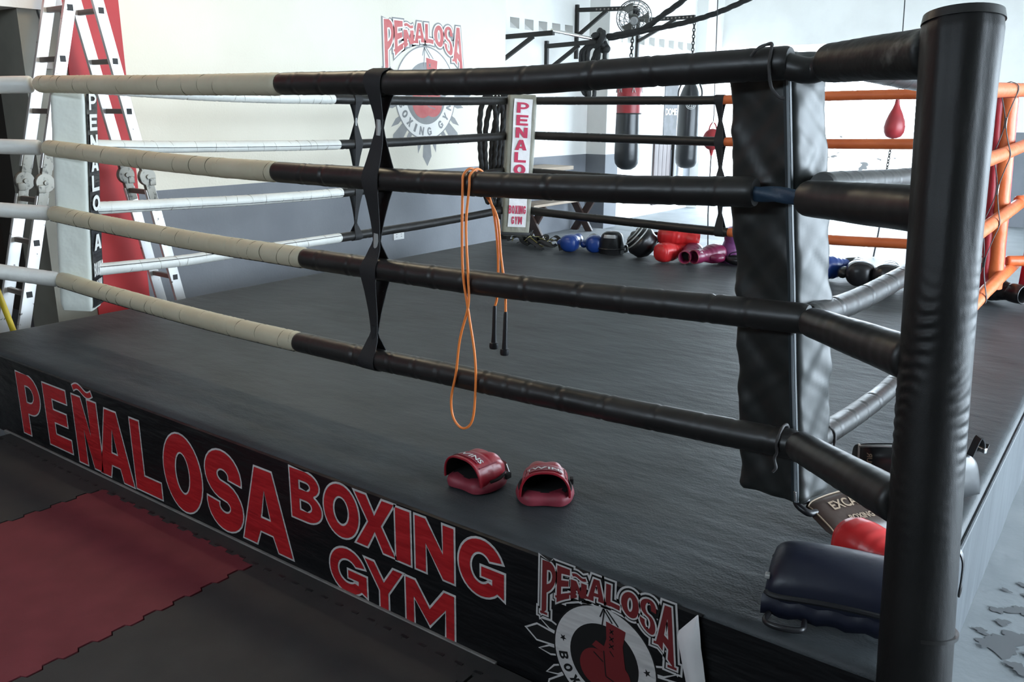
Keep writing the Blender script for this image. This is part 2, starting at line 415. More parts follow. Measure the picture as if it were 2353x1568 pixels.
struct('trim_2', wallbox(-6.75, -6.35, 12.72, 13.45, 0, ZC), M['wall_white'])

# back wall: deep header over the wide opening, short wall at the right of it
struct('wall_back', wallbox(-6.4, 4.6, YB, YB + 0.2, 2.80, ZC), M['wall_white'])
wb = struct('wall_back_right', wallbox(-1.92, 4.6, YB, YB + 0.2, 1.42, 2.80), M['wall_white'])
struct('dado_paint', wallbox(-1.92, 4.6, YB, YB + 0.2, 0, 1.42), M['dado'], parent=wb)
# right wall with a wide side opening, front wall behind the photographer
w = MB()
w.box((4.55, 5.6, 3.6), (0.1, 10.4, 0.8)); w.box((4.55, -2.1, 2.0), (0.1, 5.0, 4.0)); w.box((4.55, 12.1, 2.0), (0.1, 2.6, 4.0))
struct('wall_right', w, M['wall_white'])
w = MB()
w.box((-2.2, -4.65, 1.3), (13.6, 0.1, 2.6)); w.box((-2.2, -4.65, 3.55), (13.6, 0.1, 0.9)); w.box((-6.7, -4.65, 2.85), (4.6, 0.1, 0.5)); w.box((2.1, -4.65, 2.85), (5.0, 0.1, 0.5))  # gap is an added window that lets fill light onto the banner
struct('wall_front', w, M['dark_room'])

# outside beyond the opening: side wall of the yard, pale stone wall at the end
yw = struct('wall_yard', wallbox(-7.05, -6.9, 13.45, 22, 0, 3.4), M['wall_white'])
struct('wall_yard_end', wallbox(-30, 14, 22.0, 22.3, 0, 1.2), M['stone'])

# ribbed rubber floor covering behind the ring
g = MB()
n = 190
def rub(u, v):
    x = lerp(-6.5, -3.55, u)
    return V(x, lerp(5.25, 9.1, v), 0.012 + 0.004 * max(0, math.sin(u * n * PI)))
g.grid(n * 2, 1, rub)
tag(g.build('rubber_floor_mat', M['rubber'], smooth=False), 'ribbed grey rubber floor mat behind the ring beside the bench', 'mat')

# jigsaw foam mats in front of the ring
def foam(x0, x1, y0, y1, teeth, material, name, label, group):
    """foam mat whose long sides carry jigsaw teeth of depth teeth"""
    p = []; d = 0.055
    def side(xa, ya, xb, yb, nx, ny):
        L = math.hypot(xb - xa, yb - ya); n = int(L / d) // 2 * 2
        for i in range(n):
            t = i / n; s = teeth * (0.5 if i % 2 else -0.5)
            for tt in (t + 0.08 / n, t + 0.92 / n):
                p.append((lerp(xa, xb, tt) + nx * s, lerp(ya, yb, tt) + ny * s))
    side(x0, y0, x1, y0, 0, -1); side(x1, y0, x1, y1, 1, 0); side(x1, y1, x0, y1, 0, 1); side(x0, y1, x0, y0, -1, 0)
    m = MB(); n = len(p)
    m.poly([p], lambda a, b, t: V(a, b, 0.020))
    m.add([V(a, b, 0.020) for a, b in p] + [V(a, b, 0.001) for a, b in p], [(i, (i + 1) % n, n + (i + 1) % n, n + i) for i in range(n)])
    return tag(m.build(name, material, smooth=False), label, 'mat', group)
YM = -0.095
GR = 'foam floor mats before the ring'
foam(-3.345, -2.245, -3.6, YM, 0.018, M['mat_red'], 'foam_floor_mat', 'dark red jigsaw foam mat on the floor before the banner', GR)
foam(-4.42, -3.355, -3.6, YM, 0.018, M['mat_grey'], 'foam_floor_mat', 'dark grey foam mat left of the red mat', GR)
foam(-2.235, -1.16, -3.6, YM, 0.018, M['mat_grey'], 'foam_floor_mat', 'dark grey foam mat right of the red mat, before the word GYM', GR)
foam(-1.15, 0.0, -3.6, YM, 0.018, M['mat_grey'], 'foam_floor_mat', 'dark grey foam mat at the bottom edge, before the round emblem', GR)
# edging strip between the mats and the ring, with the dark notches of its jigsaw edge
e = MB().box((-2.2, (YM - 0.012) / 2 - 0.010, 0.010), (4.4, -YM - 0.010, 0.018))
tag(e.build('mat_edging', M['mat_grey'], smooth=False), 'straight dark grey foam edging strip between mats and banner', 'mat')
nt = MB()
for k in range(54):
    x = -4.36 + k * 0.0785
    nt.box((x, YM + 0.008, 0.0185), (0.030, 0.011, 0.004))
tag(nt.build('mat_notches', M['dark_hole'], smooth=False), 'row of dark jigsaw notches along the mat edging', 'mat seam', kind='stuff')

# worn floor patches at the right of the ring
def blob(cx, cy, r, seed, sx=1.0, sy=1.0, n=26):
    rr = random.Random(seed); ph = [rr.uniform(0, 6.28) for _ in range(6)]
    return [(cx + sx * r * (1 + 0.30 * math.sin(2 * a + ph[0]) + 0.22 * math.sin(3 * a + ph[1]) + 0.16 * math.sin(5 * a + ph[2]) + 0.14 * math.sin(9 * a + ph[3])) * math.cos(a),
             cy + sy * r * (1 + 0.30 * math.sin(2 * a + ph[0]) + 0.22 * math.sin(3 * a + ph[1]) + 0.16 * math.sin(5 * a + ph[2]) + 0.14 * math.sin(9 * a + ph[3])) * math.sin(a)) for a in [2 * PI * k / n for k in range(n)]]
pt = MB(); rr = random.Random(3)
for k, (x, y, r) in enumerate([(0.14, 1.10, 0.075), (0.20, 1.18, 0.05), (0.10, 1.32, 0.03), (0.17, 1.36, 0.045), (0.24, 1.30, 0.04), (0.07, 1.14, 0.02), (0.12, 1.24, 0.022), (0.22, 1.48, 0.05), (0.16, 1.56, 0.022),
                               (0.30, 1.60, 0.05), (0.10, 1.48, 0.016), (0.19, 1.90, 0.035), (0.25, 2.05, 0.05), (0.31, 1.95, 0.03), (0.17, 2.2, 0.02), (0.33, 2.4, 0.05), (0.28, 1.10, 0.06), (0.20, 0.98, 0.03), (0.34, 0.95, 0.05), (0.09, 1.05, 0.018)]):
    pt.poly([blob(x, y, r, k, rr.uniform(0.8, 1.3), rr.uniform(0.6, 1.0))], lambda a, b, t: V(a, b, 0.0025 + 0.0002 * k))
struct('worn_patches', pt, mat('bare_worn_floor', (0.085, 0.09, 0.095), 0.7, world_pos=True), parent=bpy.data.objects['floor'])
# ------------------------------------------------------------------ ring platform
ZD = 0.459
RX0, RX1, RY0, RY1 = -4.88, 0.0, 0.0, 5.0
ring = thing('ring_platform', 'low boxing ring platform covered in dark grey canvas', 'boxing ring', (-2.44, 2.5, 0))
fr = MB()
fr.box((-2.44, 2.5, 0.215), (4.80, 4.92, 0.41))
fr.build('frame', M['steel_dark'], ring, smooth=False)
def deck(u, v):
    # rounded edge: parameter runs over the edge and a little down the side
    def m(t, a, b):
        r = 0.03
        if t < 0.02: k = t / 0.02; return a + r * (1 - math.cos(k * PI / 2)), -r * (1 - math.sin(k * PI / 2))
        if t > 0.98: k = (1 - t) / 0.02; return b - r * (1 - math.cos(k * PI / 2)), -r * (1 - math.sin(k * PI / 2))
        return lerp(a + r, b - r, (t - 0.02) / 0.96), 0.0
    x, zx = m(u, RX0, RX1); y, zy = m(v, RY0, RY1)
    z = ZD + zx + zy
    if zx == 0 and zy == 0:
        z += 0.002 * noise.noise(V(x * 1.3, y * 4.0, 0)) + 0.0006 * noise.noise(V(x * 3, y * 10.0, 4))
    return V(x, y, z)
cv = MB().grid(150, 220, deck)
cv.build('canvas_cover', M['canvas'], ring)
sk = MB()
sk.grid(80, 6, lambda u, v: V(RX1 + 0.004 + 0.004 * noise.noise(V(u * 14, v * 1.5, 1)) + 0.01 * (1 - v), lerp(RY0, RY1, u), lerp(0.0, ZD - 0.025, v)))
sk.build('side_skirt', M['skirt'], ring)
sk = MB()
sk.grid(80, 6, lambda u, v: V(lerp(RX0, RX1, u), RY0 - 0.002 - 0.004 * noise.noise(V(u * 14, v * 1.5, 1)), lerp(0.0, ZD - 0.022, v)))
sk.build('front_skirt', M['banner'], ring)
pp = MB().tube([V(RX1 + 0.006, y, ZD - 0.028) for y in (RY0, 2.5, RY1)], 0.007, 8)
pp.build('edge_piping', M['skirt'], ring)
ks = MB().box((-2.8, -0.016, 0.012), (3.35, 0.014, 0.022), bev=0.004)
ks.build('kick_strip', M['kick'], ring)

# ------------------------------------------------------------------ lettering (hand drawn block glyphs)
def arc(cx, cy, rx, ry, a0, a1, n=14):
    return [(cx + rx * math.cos(math.radians(lerp(a0, a1, i / n))), cy + ry * math.sin(math.radians(lerp(a0, a1, i / n)))) for i in range(n + 1)]
def stroke(c, hw):
    L, Rr = [], []
    n = len(c)
    for i in range(n):
        a = c[max(i - 1, 0)]; b = c[min(i + 1, n - 1)]
        dx, dy = b[0] - a[0], b[1] - a[1]; l = math.hypot(dx, dy) or 1
        L.append((c[i][0] - dy / l * hw, c[i][1] + dx / l * hw)); Rr.append((c[i][0] + dy / l * hw, c[i][1] - dx / l * hw))
    return L + Rr[::-1]
def glyph(ch, w, bold=0.36, smax=0.24):
    """loops (outer, holes...) for a letter of height 1 and width w"""
    s = min(smax, w * bold)
    if ch == 'P':
        return [[(0, 0), (0, 1), (w * .5, 1)] + arc(w * .5, .68, w * .5, .32, 90, -90) + [(s, .36), (s, 0)], arc(w * .5, .68, w * .5 - s * .8, .14, 90, -90, 8) + [(s, .54), (s, .82)]]
    if ch == 'E':
        return [[(0, 0), (0, 1), (w, 1), (w, .79), (s, .79), (s, .61), (w * .92, .61), (w * .92, .41), (s, .41), (s, .21), (w, .21), (w, 0)]]
    if ch == 'N':
        return [[(0, 0), (0, 1), (s, 1), (w - s, .46), (w - s, 1), (w, 1), (w, 0), (w - s, 0), (s, .54), (s, 0)]]
    if ch == 'A':
        return [[(0, 0), (w * .33, 1), (w * .67, 1), (w, 0), (w - s * 1.05, 0), (w * .5 + .13 * w, .19), (w * .5 - .13 * w, .19), (s * 1.05, 0)], [(w * .5 - .10 * w, .37), (w * .5 + .10 * w, .37), (w * .5, .74)]]
    if ch == 'L':
        return [[(0, 0), (0, 1), (s, 1), (s, .23), (w, .23), (w, 0)]]
    if ch == 'O':
        return [arc(w / 2, .5, w / 2, .5, 0, 360, 32)[:-1], arc(w / 2, .5, max(w / 2 - s, w * .14), .27, 0, 360, 24)[:-1]]
    if ch == 'S':
        h = s * .47; rx = w / 2 - h; ry = .25 - h * .5
        c = arc(w / 2, 1 - h - ry, rx, ry, -12, 250, 18) + arc(w / 2, h + ry, rx, ry, 70, -192, 18)
        return [stroke(c, h)]
    if ch == 'B':
        return [[(0, 0), (0, 1), (w * .5, 1)] + arc(w * .5, .76, w * .44, .24, 90, -55, 10) + arc(w * .5, .29, w * .5, .29, 58, -90, 12), [(s, .62), (w * .52, .62)] + arc(w * .52, .71, w * .14, .09, -90, 90, 6) + [(s, .80)], [(s, .20), (w * .52, .20)] + arc(w * .52, .31, w * .17, .11, -90, 90, 6) + [(s, .42)]]
    if ch == 'X':
        t = s * 1.2
        return [[(0, 0), (w * .5 - t * .55, .5), (0, 1), (t, 1), (w * .5, .66), (w - t, 1), (w, 1), (w * .5 + t * .55, .5), (w, 0), (w - t, 0), (w * .5, .34), (t, 0)]]
    if ch == 'I':
        return [[(0, 0), (0, 1), (w, 1), (w, 0)]]
    if ch == 'G':
        return [arc(w / 2, .5, w / 2, .5, 24, 315, 26) + [(w, .08), (w, .54), (w * .5, .54), (w * .5, .36), (w - s, .36), (w - s, .27)] + arc(w / 2, .5, max(w / 2 - s, w * .14), .27, -50, -322, 20)]
    if ch == 'Y':
        t = s * 1.12; m = w / 2
        return [[(m - s / 2, 0), (m - s / 2, .40), (0, 1), (t, 1), (m, .62), (w - t, 1), (w, 1), (m + s / 2, .40), (m + s / 2, 0)]]
    if ch == 'M':
        t = s * .9
        return [[(0, 0), (0, 1), (t * 1.2, 1), (w / 2, .50), (w - t * 1.2, 1), (w, 1), (w, 0), (w - t, 0), (w - t, .62), (w / 2, .12), (t, .62), (t, 0)]]
    if ch == '~':
        c = [(w * t, .5 + .26 * math.sin(2 * PI * t)) for t in [i / 14 for i in range(15)]]
        return [stroke(c, .22)]
    if ch == '*':
        return [[((.5 + (.5 if k % 2 == 0 else .2) * math.sin(k * PI / 5)) * w, .5 + (.5 if k % 2 == 0 else .2) * math.cos(k * PI / 5)) for k in range(10)]]
    return []
def serif(ch, w):
    """the same letters with small slab serifs, for the arched name"""
    g = glyph(ch, w)
    return g
def ins(loop, d):
    """offset a closed loop outwards (d > 0); counter loops shrink"""
    n = len(loop)
    A = sum(loop[i][0] * loop[(i + 1) % n][1] - loop[(i + 1) % n][0] * loop[i][1] for i in range(n))
    sg = 1 if A > 0 else -1
    out = []
    for i in range(n):
        p, q, r = loop[i - 1], loop[i], loop[(i + 1) % n]
        d1 = Vector((q[0] - p[0], q[1] - p[1])); d2 = Vector((r[0] - q[0], r[1] - q[1]))
        if d1.length < 1e-7 or d2.length < 1e-7: out.append(q); continue
        d1.normalize(); d2.normalize()
        n1 = Vector((d1.y, -d1.x)) * sg; n2 = Vector((d2.y, -d2.x)) * sg
        m = n1 + n2
        if m.length < 0.25: m = n1
        else: m = m / max(m.length_squared / 2, 0.45) if True else m
        out.append((q[0] + m.x * d, q[1] + m.y * d))
    return out
def dense(loop, step):
    out = []; n = len(loop)
    for i in range(n):
        a, b = loop[i], loop[(i + 1) % n]
        k = max(1, int(math.hypot(b[0] - a[0], b[1] - a[1]) / step))
        out += [(lerp(a[0], b[0], j / k), lerp(a[1], b[1], j / k)) for j in range(k)]
    return out
def put(mb, ch, x0, y0, w, h, fn, d=0.0, warp=None, step=None, rot=0.0, italic=0.0, bold=0.36, smax=0.24):
    """one letter in box (x0, y0, w, h), offset by d, mapped by fn(a, b, 0)"""
    loops = glyph(ch, w / h, bold, smax)
    res = []
    for li, l in enumerate(loops):
        l = [(p[0] * h, p[1] * h) for p in l]
        if step: l = dense(l, step)
        if warp: l = [warp(p[0], p[1]) for p in l]
        if d: l = ins(l, d if li == 0 else -d)
        if li and d:
            A = abs(sum(l[i][0] * l[(i + 1) % len(l)][1] - l[(i + 1) % len(l)][0] * l[i][1] for i in range(len(l))))
            if A < 1e-5: continue
        c, s = math.cos(rot), math.sin(rot)
        res.append([(x0 + (p[0] + italic * p[1]) * c - p[1] * s, y0 + (p[0] + italic * p[1]) * s + p[1] * c) for p in l])
    if res: mb.poly(res, fn)

# emblem: two gloves on a disc, ringed by text, arched name above, rays around. local unit = ring radius
def emblem(parent, fn, cols, outline=True, ch_d=0.0):
    """fn(a, b, layer) maps emblem coordinates and a layer number to a point"""
    def part(name, mb, m):
        return mb.build(name, m, parent, smooth=False)
    L = lambda k: (lambda a, b, t: fn(a, b, k))
    ry = MB(); ro = MB()
    for k in range(8):
        a0 = math.radians(-90 + 45 * k)
        if math.sin(a0) > 0.2: continue
        for da, r1, hw in ((0, 1.62, .15), (-13, 1.36, .07), (13, 1.36, .07)):
            a = a0 + math.radians(da)
            def pt(r, o): return (r * math.cos(a) - o * math.sin(a), r * math.sin(a) + o * math.cos(a))
            lp = [pt(.9, -hw * .62), pt(r1 - .22, -hw), pt(r1, 0), pt(r1 - .22, hw), pt(.9, hw * .62)]
            ry.poly([lp], L(1))
            if outline: ro.poly([ins(lp, .035)], L(0))
    if outline: part('ray_outline', ro, cols['white'])
    part('rays', ry, cols['ray'])
    part('ring_edge', MB().poly([arc(0, 0, 1.03, 1.03, 0, 360, 64)[:-1]], L(2)), cols['edge'])
    part('ring', MB().poly([arc(0, 0, 1.0, 1.0, 0, 360, 64)[:-1]], L(3)), cols['white'])
    part('disc', MB().poly([arc(0, 0, .68, .68, 0, 360, 48)[:-1]], L(4)), cols['disc'])
    tx = MB()
    txt = [('*', 172), ('B', 196), ('O', 212), ('X', 228), ('I', 243), ('N', 258), ('G', 276), ('G', 305), ('Y', 322), ('M', 342), ('*', 8)]
    stars = MB(); stars2 = MB(); tx2 = MB()
    for ch, an in txt:
        a = math.radians(an); w = {'I': .07, 'M': .20}.get(ch, .15); h = .19 if ch != '*' else .15
        if ch == '*': w = .15
        rot = a + PI / 2
        cx, cy = .84 * math.cos(a), .84 * math.sin(a)
        put((stars if an > 90 else stars2) if ch == '*' else tx if an < 290 else tx2, ch, cx - w / 2 * math.cos(rot) + h / 2 * math.sin(rot), cy - w / 2 * math.sin(rot) - h / 2 * math.cos(rot), w, h, L(5), rot=rot)
    part('ring_text', tx, cols['text']); part('ring_text', tx2, cols['text']); part('ring_star', stars, cols['text']); part('ring_star', stars2, cols['text'])
    # gloves
    gl = MB()
    g1 = arc(-.13, -.18, .34, .36, 60, 300, 16) + [(.05, -.50), (.14, -.30), (.10, .10), (.02, .28), (-.16, .34), (-.24, .22)]
    g2 = arc(.22, -.22, .32, .30, -150, 50, 14) + [(.40, .15), (.36, .42), (.40, .72), (.02, .78), (.04, .45), (-.02, .2), (.0, -.1)]
    gl.poly([g1], L(6)); gl.poly([g2], L(7))
    part('gloves', gl, cols['glove'])
    ln = MB()
    for a, b in (((.10, .66), (.17, .58)), ((.17, .66), (.10, .58)), ((.10, .52), (.18, .44)), ((.18, .52), (.10, .44)), ((.10, .38), (.19, .30)), ((.19, .38), (.10, .30)), ((.12, .24), (.20, .16)),
                 ((-.04, 1.0), (.14, .78)), ((-.02, 1.0), (-.06, .60)), ((.02, 1.0), (.26, .76)), ((-.10, .82), (-.04, 1.0)), ((.0, .2), (.06, -.28)), ((-.2, .1), (.0, -.02)), ((.06, -.28), (.3, -.34))):
        d = Vector((b[0] - a[0], b[1] - a[1])).normalized(); o = Vector((-d.y, d.x)) * .011
        ln.poly([[(a[0] + o.x, a[1] + o.y), (b[0] + o.x, b[1] + o.y), (b[0] - o.x, b[1] - o.y), (a[0] - o.x, a[1] - o.y)]], L(8))
    part('glove_lines', ln, cols['line'])
    # arched name: straight top, bottom follows the ring
    N1, N2, N3, N4 = MB(), MB(), MB(), MB()
    top = 1.50; xs = -1.30
    for ch, w in (('P', .30), ('E', .27), ('N', .33), ('A', .34), ('L', .28), ('O', .34), ('S', .30), ('A', .36)):
        cx = xs + w / 2; x0 = xs
        def bot(x):
            q = abs(x) / 1.36
            return 1.10 * math.sqrt(max(0.0, 1 - min(q, .93) ** 2))
        tp = top - (.17 if ch == 'N' and w == .33 else 0)
        def warp(px, py, x0=x0, tp=tp):
            b = bot(x0 + px)
            # slab feet and heads
            return (px, b + (tp - b) * py)
        for mb, d in ((N1, .095), (N2, .058), (N3, .028), (N4, -.004)):
            loops = [dense([(p[0] * 1.0, p[1]) for p in l], .08) for l in glyph(ch, w)]
            res = []
            for li, l in enumerate(loops):
                l = [warp(p[0], p[1]) for p in l]
                l = ins(l, d if li == 0 else -d)
                if li and d > .05: continue
                res.append([(x0 + p[0], p[1]) for p in l])
            mb.poly(res, L({.095: 2.2, .058: 2.6, .028: 9, -.004: 10}[d]))
        # serifs
        if ch in 'PELNA':
            feet = {'P': ((-.03, .13),), 'E': ((-.03, .10),), 'L': ((-.03, .10),), 'N': ((-.03, .14),), 'A': ((-.04, .13), (w - .13, w + .04))}[ch]
            for fa, fb in feet:
                b = bot(cx) if ch not in 'PA' else bot(x0 + (fa + fb) / 2)
                for mb, d in ((N1, .095), (N2, .058), (N3, .028), (N4, -.004)):
                    mb.poly([ins([(x0 + fa, b - .005), (x0 + fb, b - .005), (x0 + fb, b + .05), (x0 + fa, b + .05)], d)], L({.095: 2.1, .058: 2.5, .028: 8.9, -.004: 10.1}[d]))
        if ch == 'N':
            t0 = stroke([(x0 + .03 + .28 * i / 12, 1.415 + .022 * math.sin(2 * PI * i / 12)) for i in range(13)], .030)
            for mb, d in ((N1, .085), (N2, .05), (N3, .024), (N4, -.002)):
                mb.poly([ins(t0, d)], L({.085: 2.3, .05: 2.7, .024: 9.2, -.002: 10.3}[d]))
        xs += w + .014
    if outline: part('name_outer_line', N1, cols['white'])
    part('name_edge', N2, cols['edge'])
    part('name_inner_line', N3, cols['white'])
    part('name', N4, cols['name'])

# ------------------------------------------------------------------ vinyl banner on the front of the platform
bn = thing('ring_banner', 'black vinyl banner with big red lettering along the front of the ring', 'banner', (-2.4, -0.012, 0.23))
bw = MB()
YF = -0.010
def bsheet(u, v):
    x = lerp(-4.425, -0.468, u); z = lerp(0.012, 0.442, v)
    return V(x, YF, z)
bw.grid(60, 4, bsheet)
bw.grid(60, 1, lambda u, v: V(lerp(-4.425, -0.46, u), lerp(YF, -0.001, v), 0.442 + 0.004 * v + 0.003 * noise.noise(V(u * 60, 0, 0))))
bw.build('sheet', M['banner'], bn)
F0 = lambda k: (lambda a, b, t: V(a, YF - 0.0012 * k, b))
red, white = MB(), MB()
LET = [('P', -4.255, .058, .23, .335), ('E', -3.975, .062, .225, .325), ('N', -3.690, .040, .222, .345), ('A', -3.490, .036, .285, .340), ('L', -3.185, .040, .205, .338), ('O', -2.942, .036, .277, .356), ('S', -2.635, .038, .236, .352), ('A', -2.405, .046, .30, .332),
       ('B', -2.093, .234, .168, .200), ('O', -1.912, .232, .180, .206), ('X', -1.750, .238, .190, .197), ('I', -1.556, .234, .068, .197), ('N', -1.467, .234, .168, .196), ('G', -1.280, .232, .182, .198),
       ('G', -1.895, .016, .190, .178), ('Y', -1.712, .018, .184, .172), ('M', -1.516, .018, .216, .170)]
for ch, x, z, w_, h_ in LET:
    put(white, ch, x, z, w_, h_, F0(1), d=0.0065)
    put(red, ch, x, z, w_, h_, F0(2), d=-0.0012)
put(white, '~', -3.665, .395, .165, .055, F0(1.1), d=0.0065)
put(red, '~', -3.665, .395, .165, .055, F0(2.1), d=-0.0005)
lo = white.build('lettering_outline', M['print_white'], bn, smooth=False)
lt = red.build('lettering', M['print_red'], bn, smooth=False)
em = MB().box((-0.742, YF - 0.0003, 0.23), (0.42, 0.0006, 0.40))
emb = em.build('emblem', M['banner'], bn, smooth=False)
ER = 0.166
emblem(emb, lambda a, b, k: V(-0.742 + a * ER, YF - 0.0010 - 0.00035 * k, 0.192 + b * ER),
       {'white': M['print_white'], 'ray': M['print_black'], 'edge': M['print_black'], 'disc': M['print_black'], 'text': M['print_black'], 'glove': M['print_dkred'], 'line': M['print_black'], 'name': M['print_dkred']})
# loose right end of the banner, folded forward so that its white back shows
fl = MB()
def flap(u, v):
    z = lerp(0.448, 0.02, v)
    xr = lerp(-0.467, -0.385, v)
    w_ = lerp(0.002, 0.070, min(1, v / 0.17)) - 0.030 * max(0, v - 0.17)
    return V(xr - w_ * u, YF - 0.003 - (0.004 + 0.016 * min(1, v / .2)) * math.sin(PI * (.12 + .8 * u)) - 0.003 * noise.noise(V(u * 2, v * 7, 0)), z)
fl.grid(10, 20, flap)
fl.build('folded_end', M['sheet_white'], bn, ang=80)

# ------------------------------------------------------------------ rope sleeves
def sleeve(pts, r, seed, step=0.010, seg=20, seams=0.19, twist=0.6):
    """padded sleeve with pinched seams and slight bulges along pts"""
    P = spline(pts, step); rr = random.Random(seed)
    L = sum((P[i] - P[i - 1]).length for i in range(1, len(P)))
    ss = []; s = rr.uniform(0.04, seams)
    while s < L - 0.02:
        ss.append((s, rr.uniform(0, 6.28), rr.uniform(0.4, 1.0))); s += rr.uniform(0.5, 1.35) * seams
    sd = seed * 3.7
    def rad(i, a, s):
        f = 1 + 0.030 * noise.noise(V(s * 3.0, sd, math.cos(a) * 0.7)) + 0.018 * noise.noise(V(s * 22, sd + math.cos(a) * 1.2, math.sin(a) * 1.2))
        for c, ph, k in ss:
            d = s - c - 0.016 * math.sin(a + ph) * twist
            if abs(d) < 0.04:
                f -= 0.085 * k * math.exp(-(d / 0.0055) ** 2) - 0.030 * k * math.exp(-((abs(d) - 0.015) / 0.010) ** 2)
        e = min(s, L - s)
        if e < 0.012: f -= 0.10 * (1 - e / 0.012)
        return f
    m = MB().tube(P, r, seg, True, rad=rad)
    m.seams = []
    acc = 0.0; q = list(ss)
    for i in range(1, len(P)):
        d = (P[i] - P[i - 1]); acc += d.length
        while q and q[0][0] <= acc:
            c, ph, k = q.pop(0); m.seams.append((P[i], d.normalized(), ph))
    return m
def seam_rings(m, r):
    o = MB()
    for c, d, ph in m.seams:
        u = d.orthogonal().normalized(); v = d.cross(u)
        o.tube([c + (u * math.cos(a) + v * math.sin(a)) * r + d * .012 * math.sin(a + ph) for a in [2 * PI * i / 24 for i in range(24)]], .0013, 5, closed=True)
    return o
def seam_line(pts, r, ang_dir, step=0.02):
    P = spline(pts, step); d = Vector(ang_dir).normalized()
    return MB().tube([p + d * r for p in P], 0.0022, 5)
def split(ctrl, axis, at):
    """split control points at coordinate value on axis"""
    P = spline(ctrl, 0.06)
    a = [p for p in P if p[axis] <= at]; b = [p for p in P if p[axis] > at]
    m = (a[-1] + b[0]) / 2
    m = a[-1].lerp(b[0], (at - a[-1][axis]) / (b[0][axis] - a[-1][axis]))
    return a + [m], [m] + b
ORD = ['topmost', 'second', 'third', 'lowest']
def ring_rope(side, k, ctrl, axis, at, r, m0, m1, n0, n1, label, seed, step, gap=None, seam=None):
    mid = Vector(ctrl[len(ctrl) // 2])
    t = thing('ring_rope', label, 'rope', mid, group=side)
    a, b = split(ctrl, axis, at)
    d = (b[0] - a[-1])
    sm_ = sleeve(a, r * (1.03 if n0 == 'white' else 1), seed, step, seams=.12 if n0 == 'white' else .19)
    if n0 == 'white': sm_.extra = (seam_rings(sm_, r * 1.03 * .968), M['seam_beige'] if m0 is M['vinyl_white'] else M['pad_olive'])
    sl = sm_.build('rope_sleeve', m0, t)
    sl['label'] = n0 + ' rope sleeve'
    if seam and n0 == 'white':
        seam_line(a, r * 1.03, seam).build('lacing_seam', M['thread'], sl)
    s2 = sleeve(b, r, seed + 50, step).build('rope_sleeve', m1, t); s2['label'] = n1 + ' rope sleeve'
    if seam and n1 == 'white':
        seam_line(b, r * 1.02, seam).build('lacing_seam', M['thread'], s2)
    return t
# near side (runs left to right, white at the left corner and black at the right corner)
FRONT = [
 ([(-4.455, .40, 1.822), (-3.43, .40, 1.806), (-2.53, .40, 1.800), (-1.98, .40, 1.798), (-1.43, .40, 1.796), (-1.03, .40, 1.810), (-.757, .40, 1.820), (-.497, .40, 1.829)], -2.515, .0425),
 ([(-4.452, .40, 1.496), (-3.836, .40, 1.477), (-3.166, .40, 1.461), (-2.677, .40, 1.458), (-1.995, .40, 1.459), (-1.561, .40, 1.465), (-1.018, .40, 1.479), (-.562, .40, 1.497)], -2.575, .0415),
 ([(-4.486, .40, 1.146), (-3.834, .40, 1.127), (-3.053, .40, 1.116), (-2.714, .40, 1.117), (-2.011, .40, 1.121), (-1.564, .40, 1.128), (-1.004, .40, 1.145), (-.645, .40, 1.160), (-.388, .40, 1.169)], -2.43, .0425),
 ([(-4.505, .40, .778), (-3.911, .40, .760), (-3.105, .40, .748), (-2.493, .40, .753), (-2.029, .40, .760), (-1.567, .40, .772), (-1.155, .40, .780), (-.565, .40, .798), (-.386, .40, .807)], -2.505, .0425)]
for k, (c, at, r) in enumerate(FRONT):
    ring_rope('ropes on the near side of the ring', k, c, 0, at, r, M['vinyl_white'], M['vinyl_black'], 'white', 'black',
              ORD[k] + ' rope of the near side, cream white left part, black right part', 11 + k, 0.009, seam=(0, -.55, -.8) if k > 1 else None)
# left side (runs away from the camera, white then black)
LEFT = [
 ([(-4.48, .50, 1.822), (-4.48, 1.2, 1.790), (-4.48, 1.816, 1.774), (-4.48, 2.455, 1.772), (-4.48, 3.524, 1.770), (-4.48, 4.52, 1.785)], 2.44, .034),
 ([(-4.48, .52, 1.505), (-4.48, 1.2, 1.478), (-4.48, 2.477, 1.456), (-4.48, 3.516, 1.463), (-4.48, 4.50, 1.476)], 2.47, .034),
 ([(-4.48, .52, 1.160), (-4.48, 1.118, 1.139), (-4.48, 1.761, 1.119), (-4.48, 2.468, 1.112), (-4.48, 3.4, 1.130), (-4.48, 4.50, 1.168)], 2.47, .034),
 ([(-4.48, .52, .812), (-4.48, 1.081, .790), (-4.48, 1.457, .788), (-4.48, 2.457, .785), (-4.48, 3.499, .791), (-4.48, 4.50, .817)], 2.44, .034)]
for k, (c, at, r) in enumerate(LEFT):
    ring_rope('ropes on the left side of the ring', k, c, 1, at, r, M['vinyl_white2'], M['vinyl_black'], 'white', 'black',
              ORD[k] + ' rope of the left side by the grey wall, white then black', 21 + k, 0.014, seam=(.85, 0, [-.4, -.1, -.5, .5][k]) if k else None)
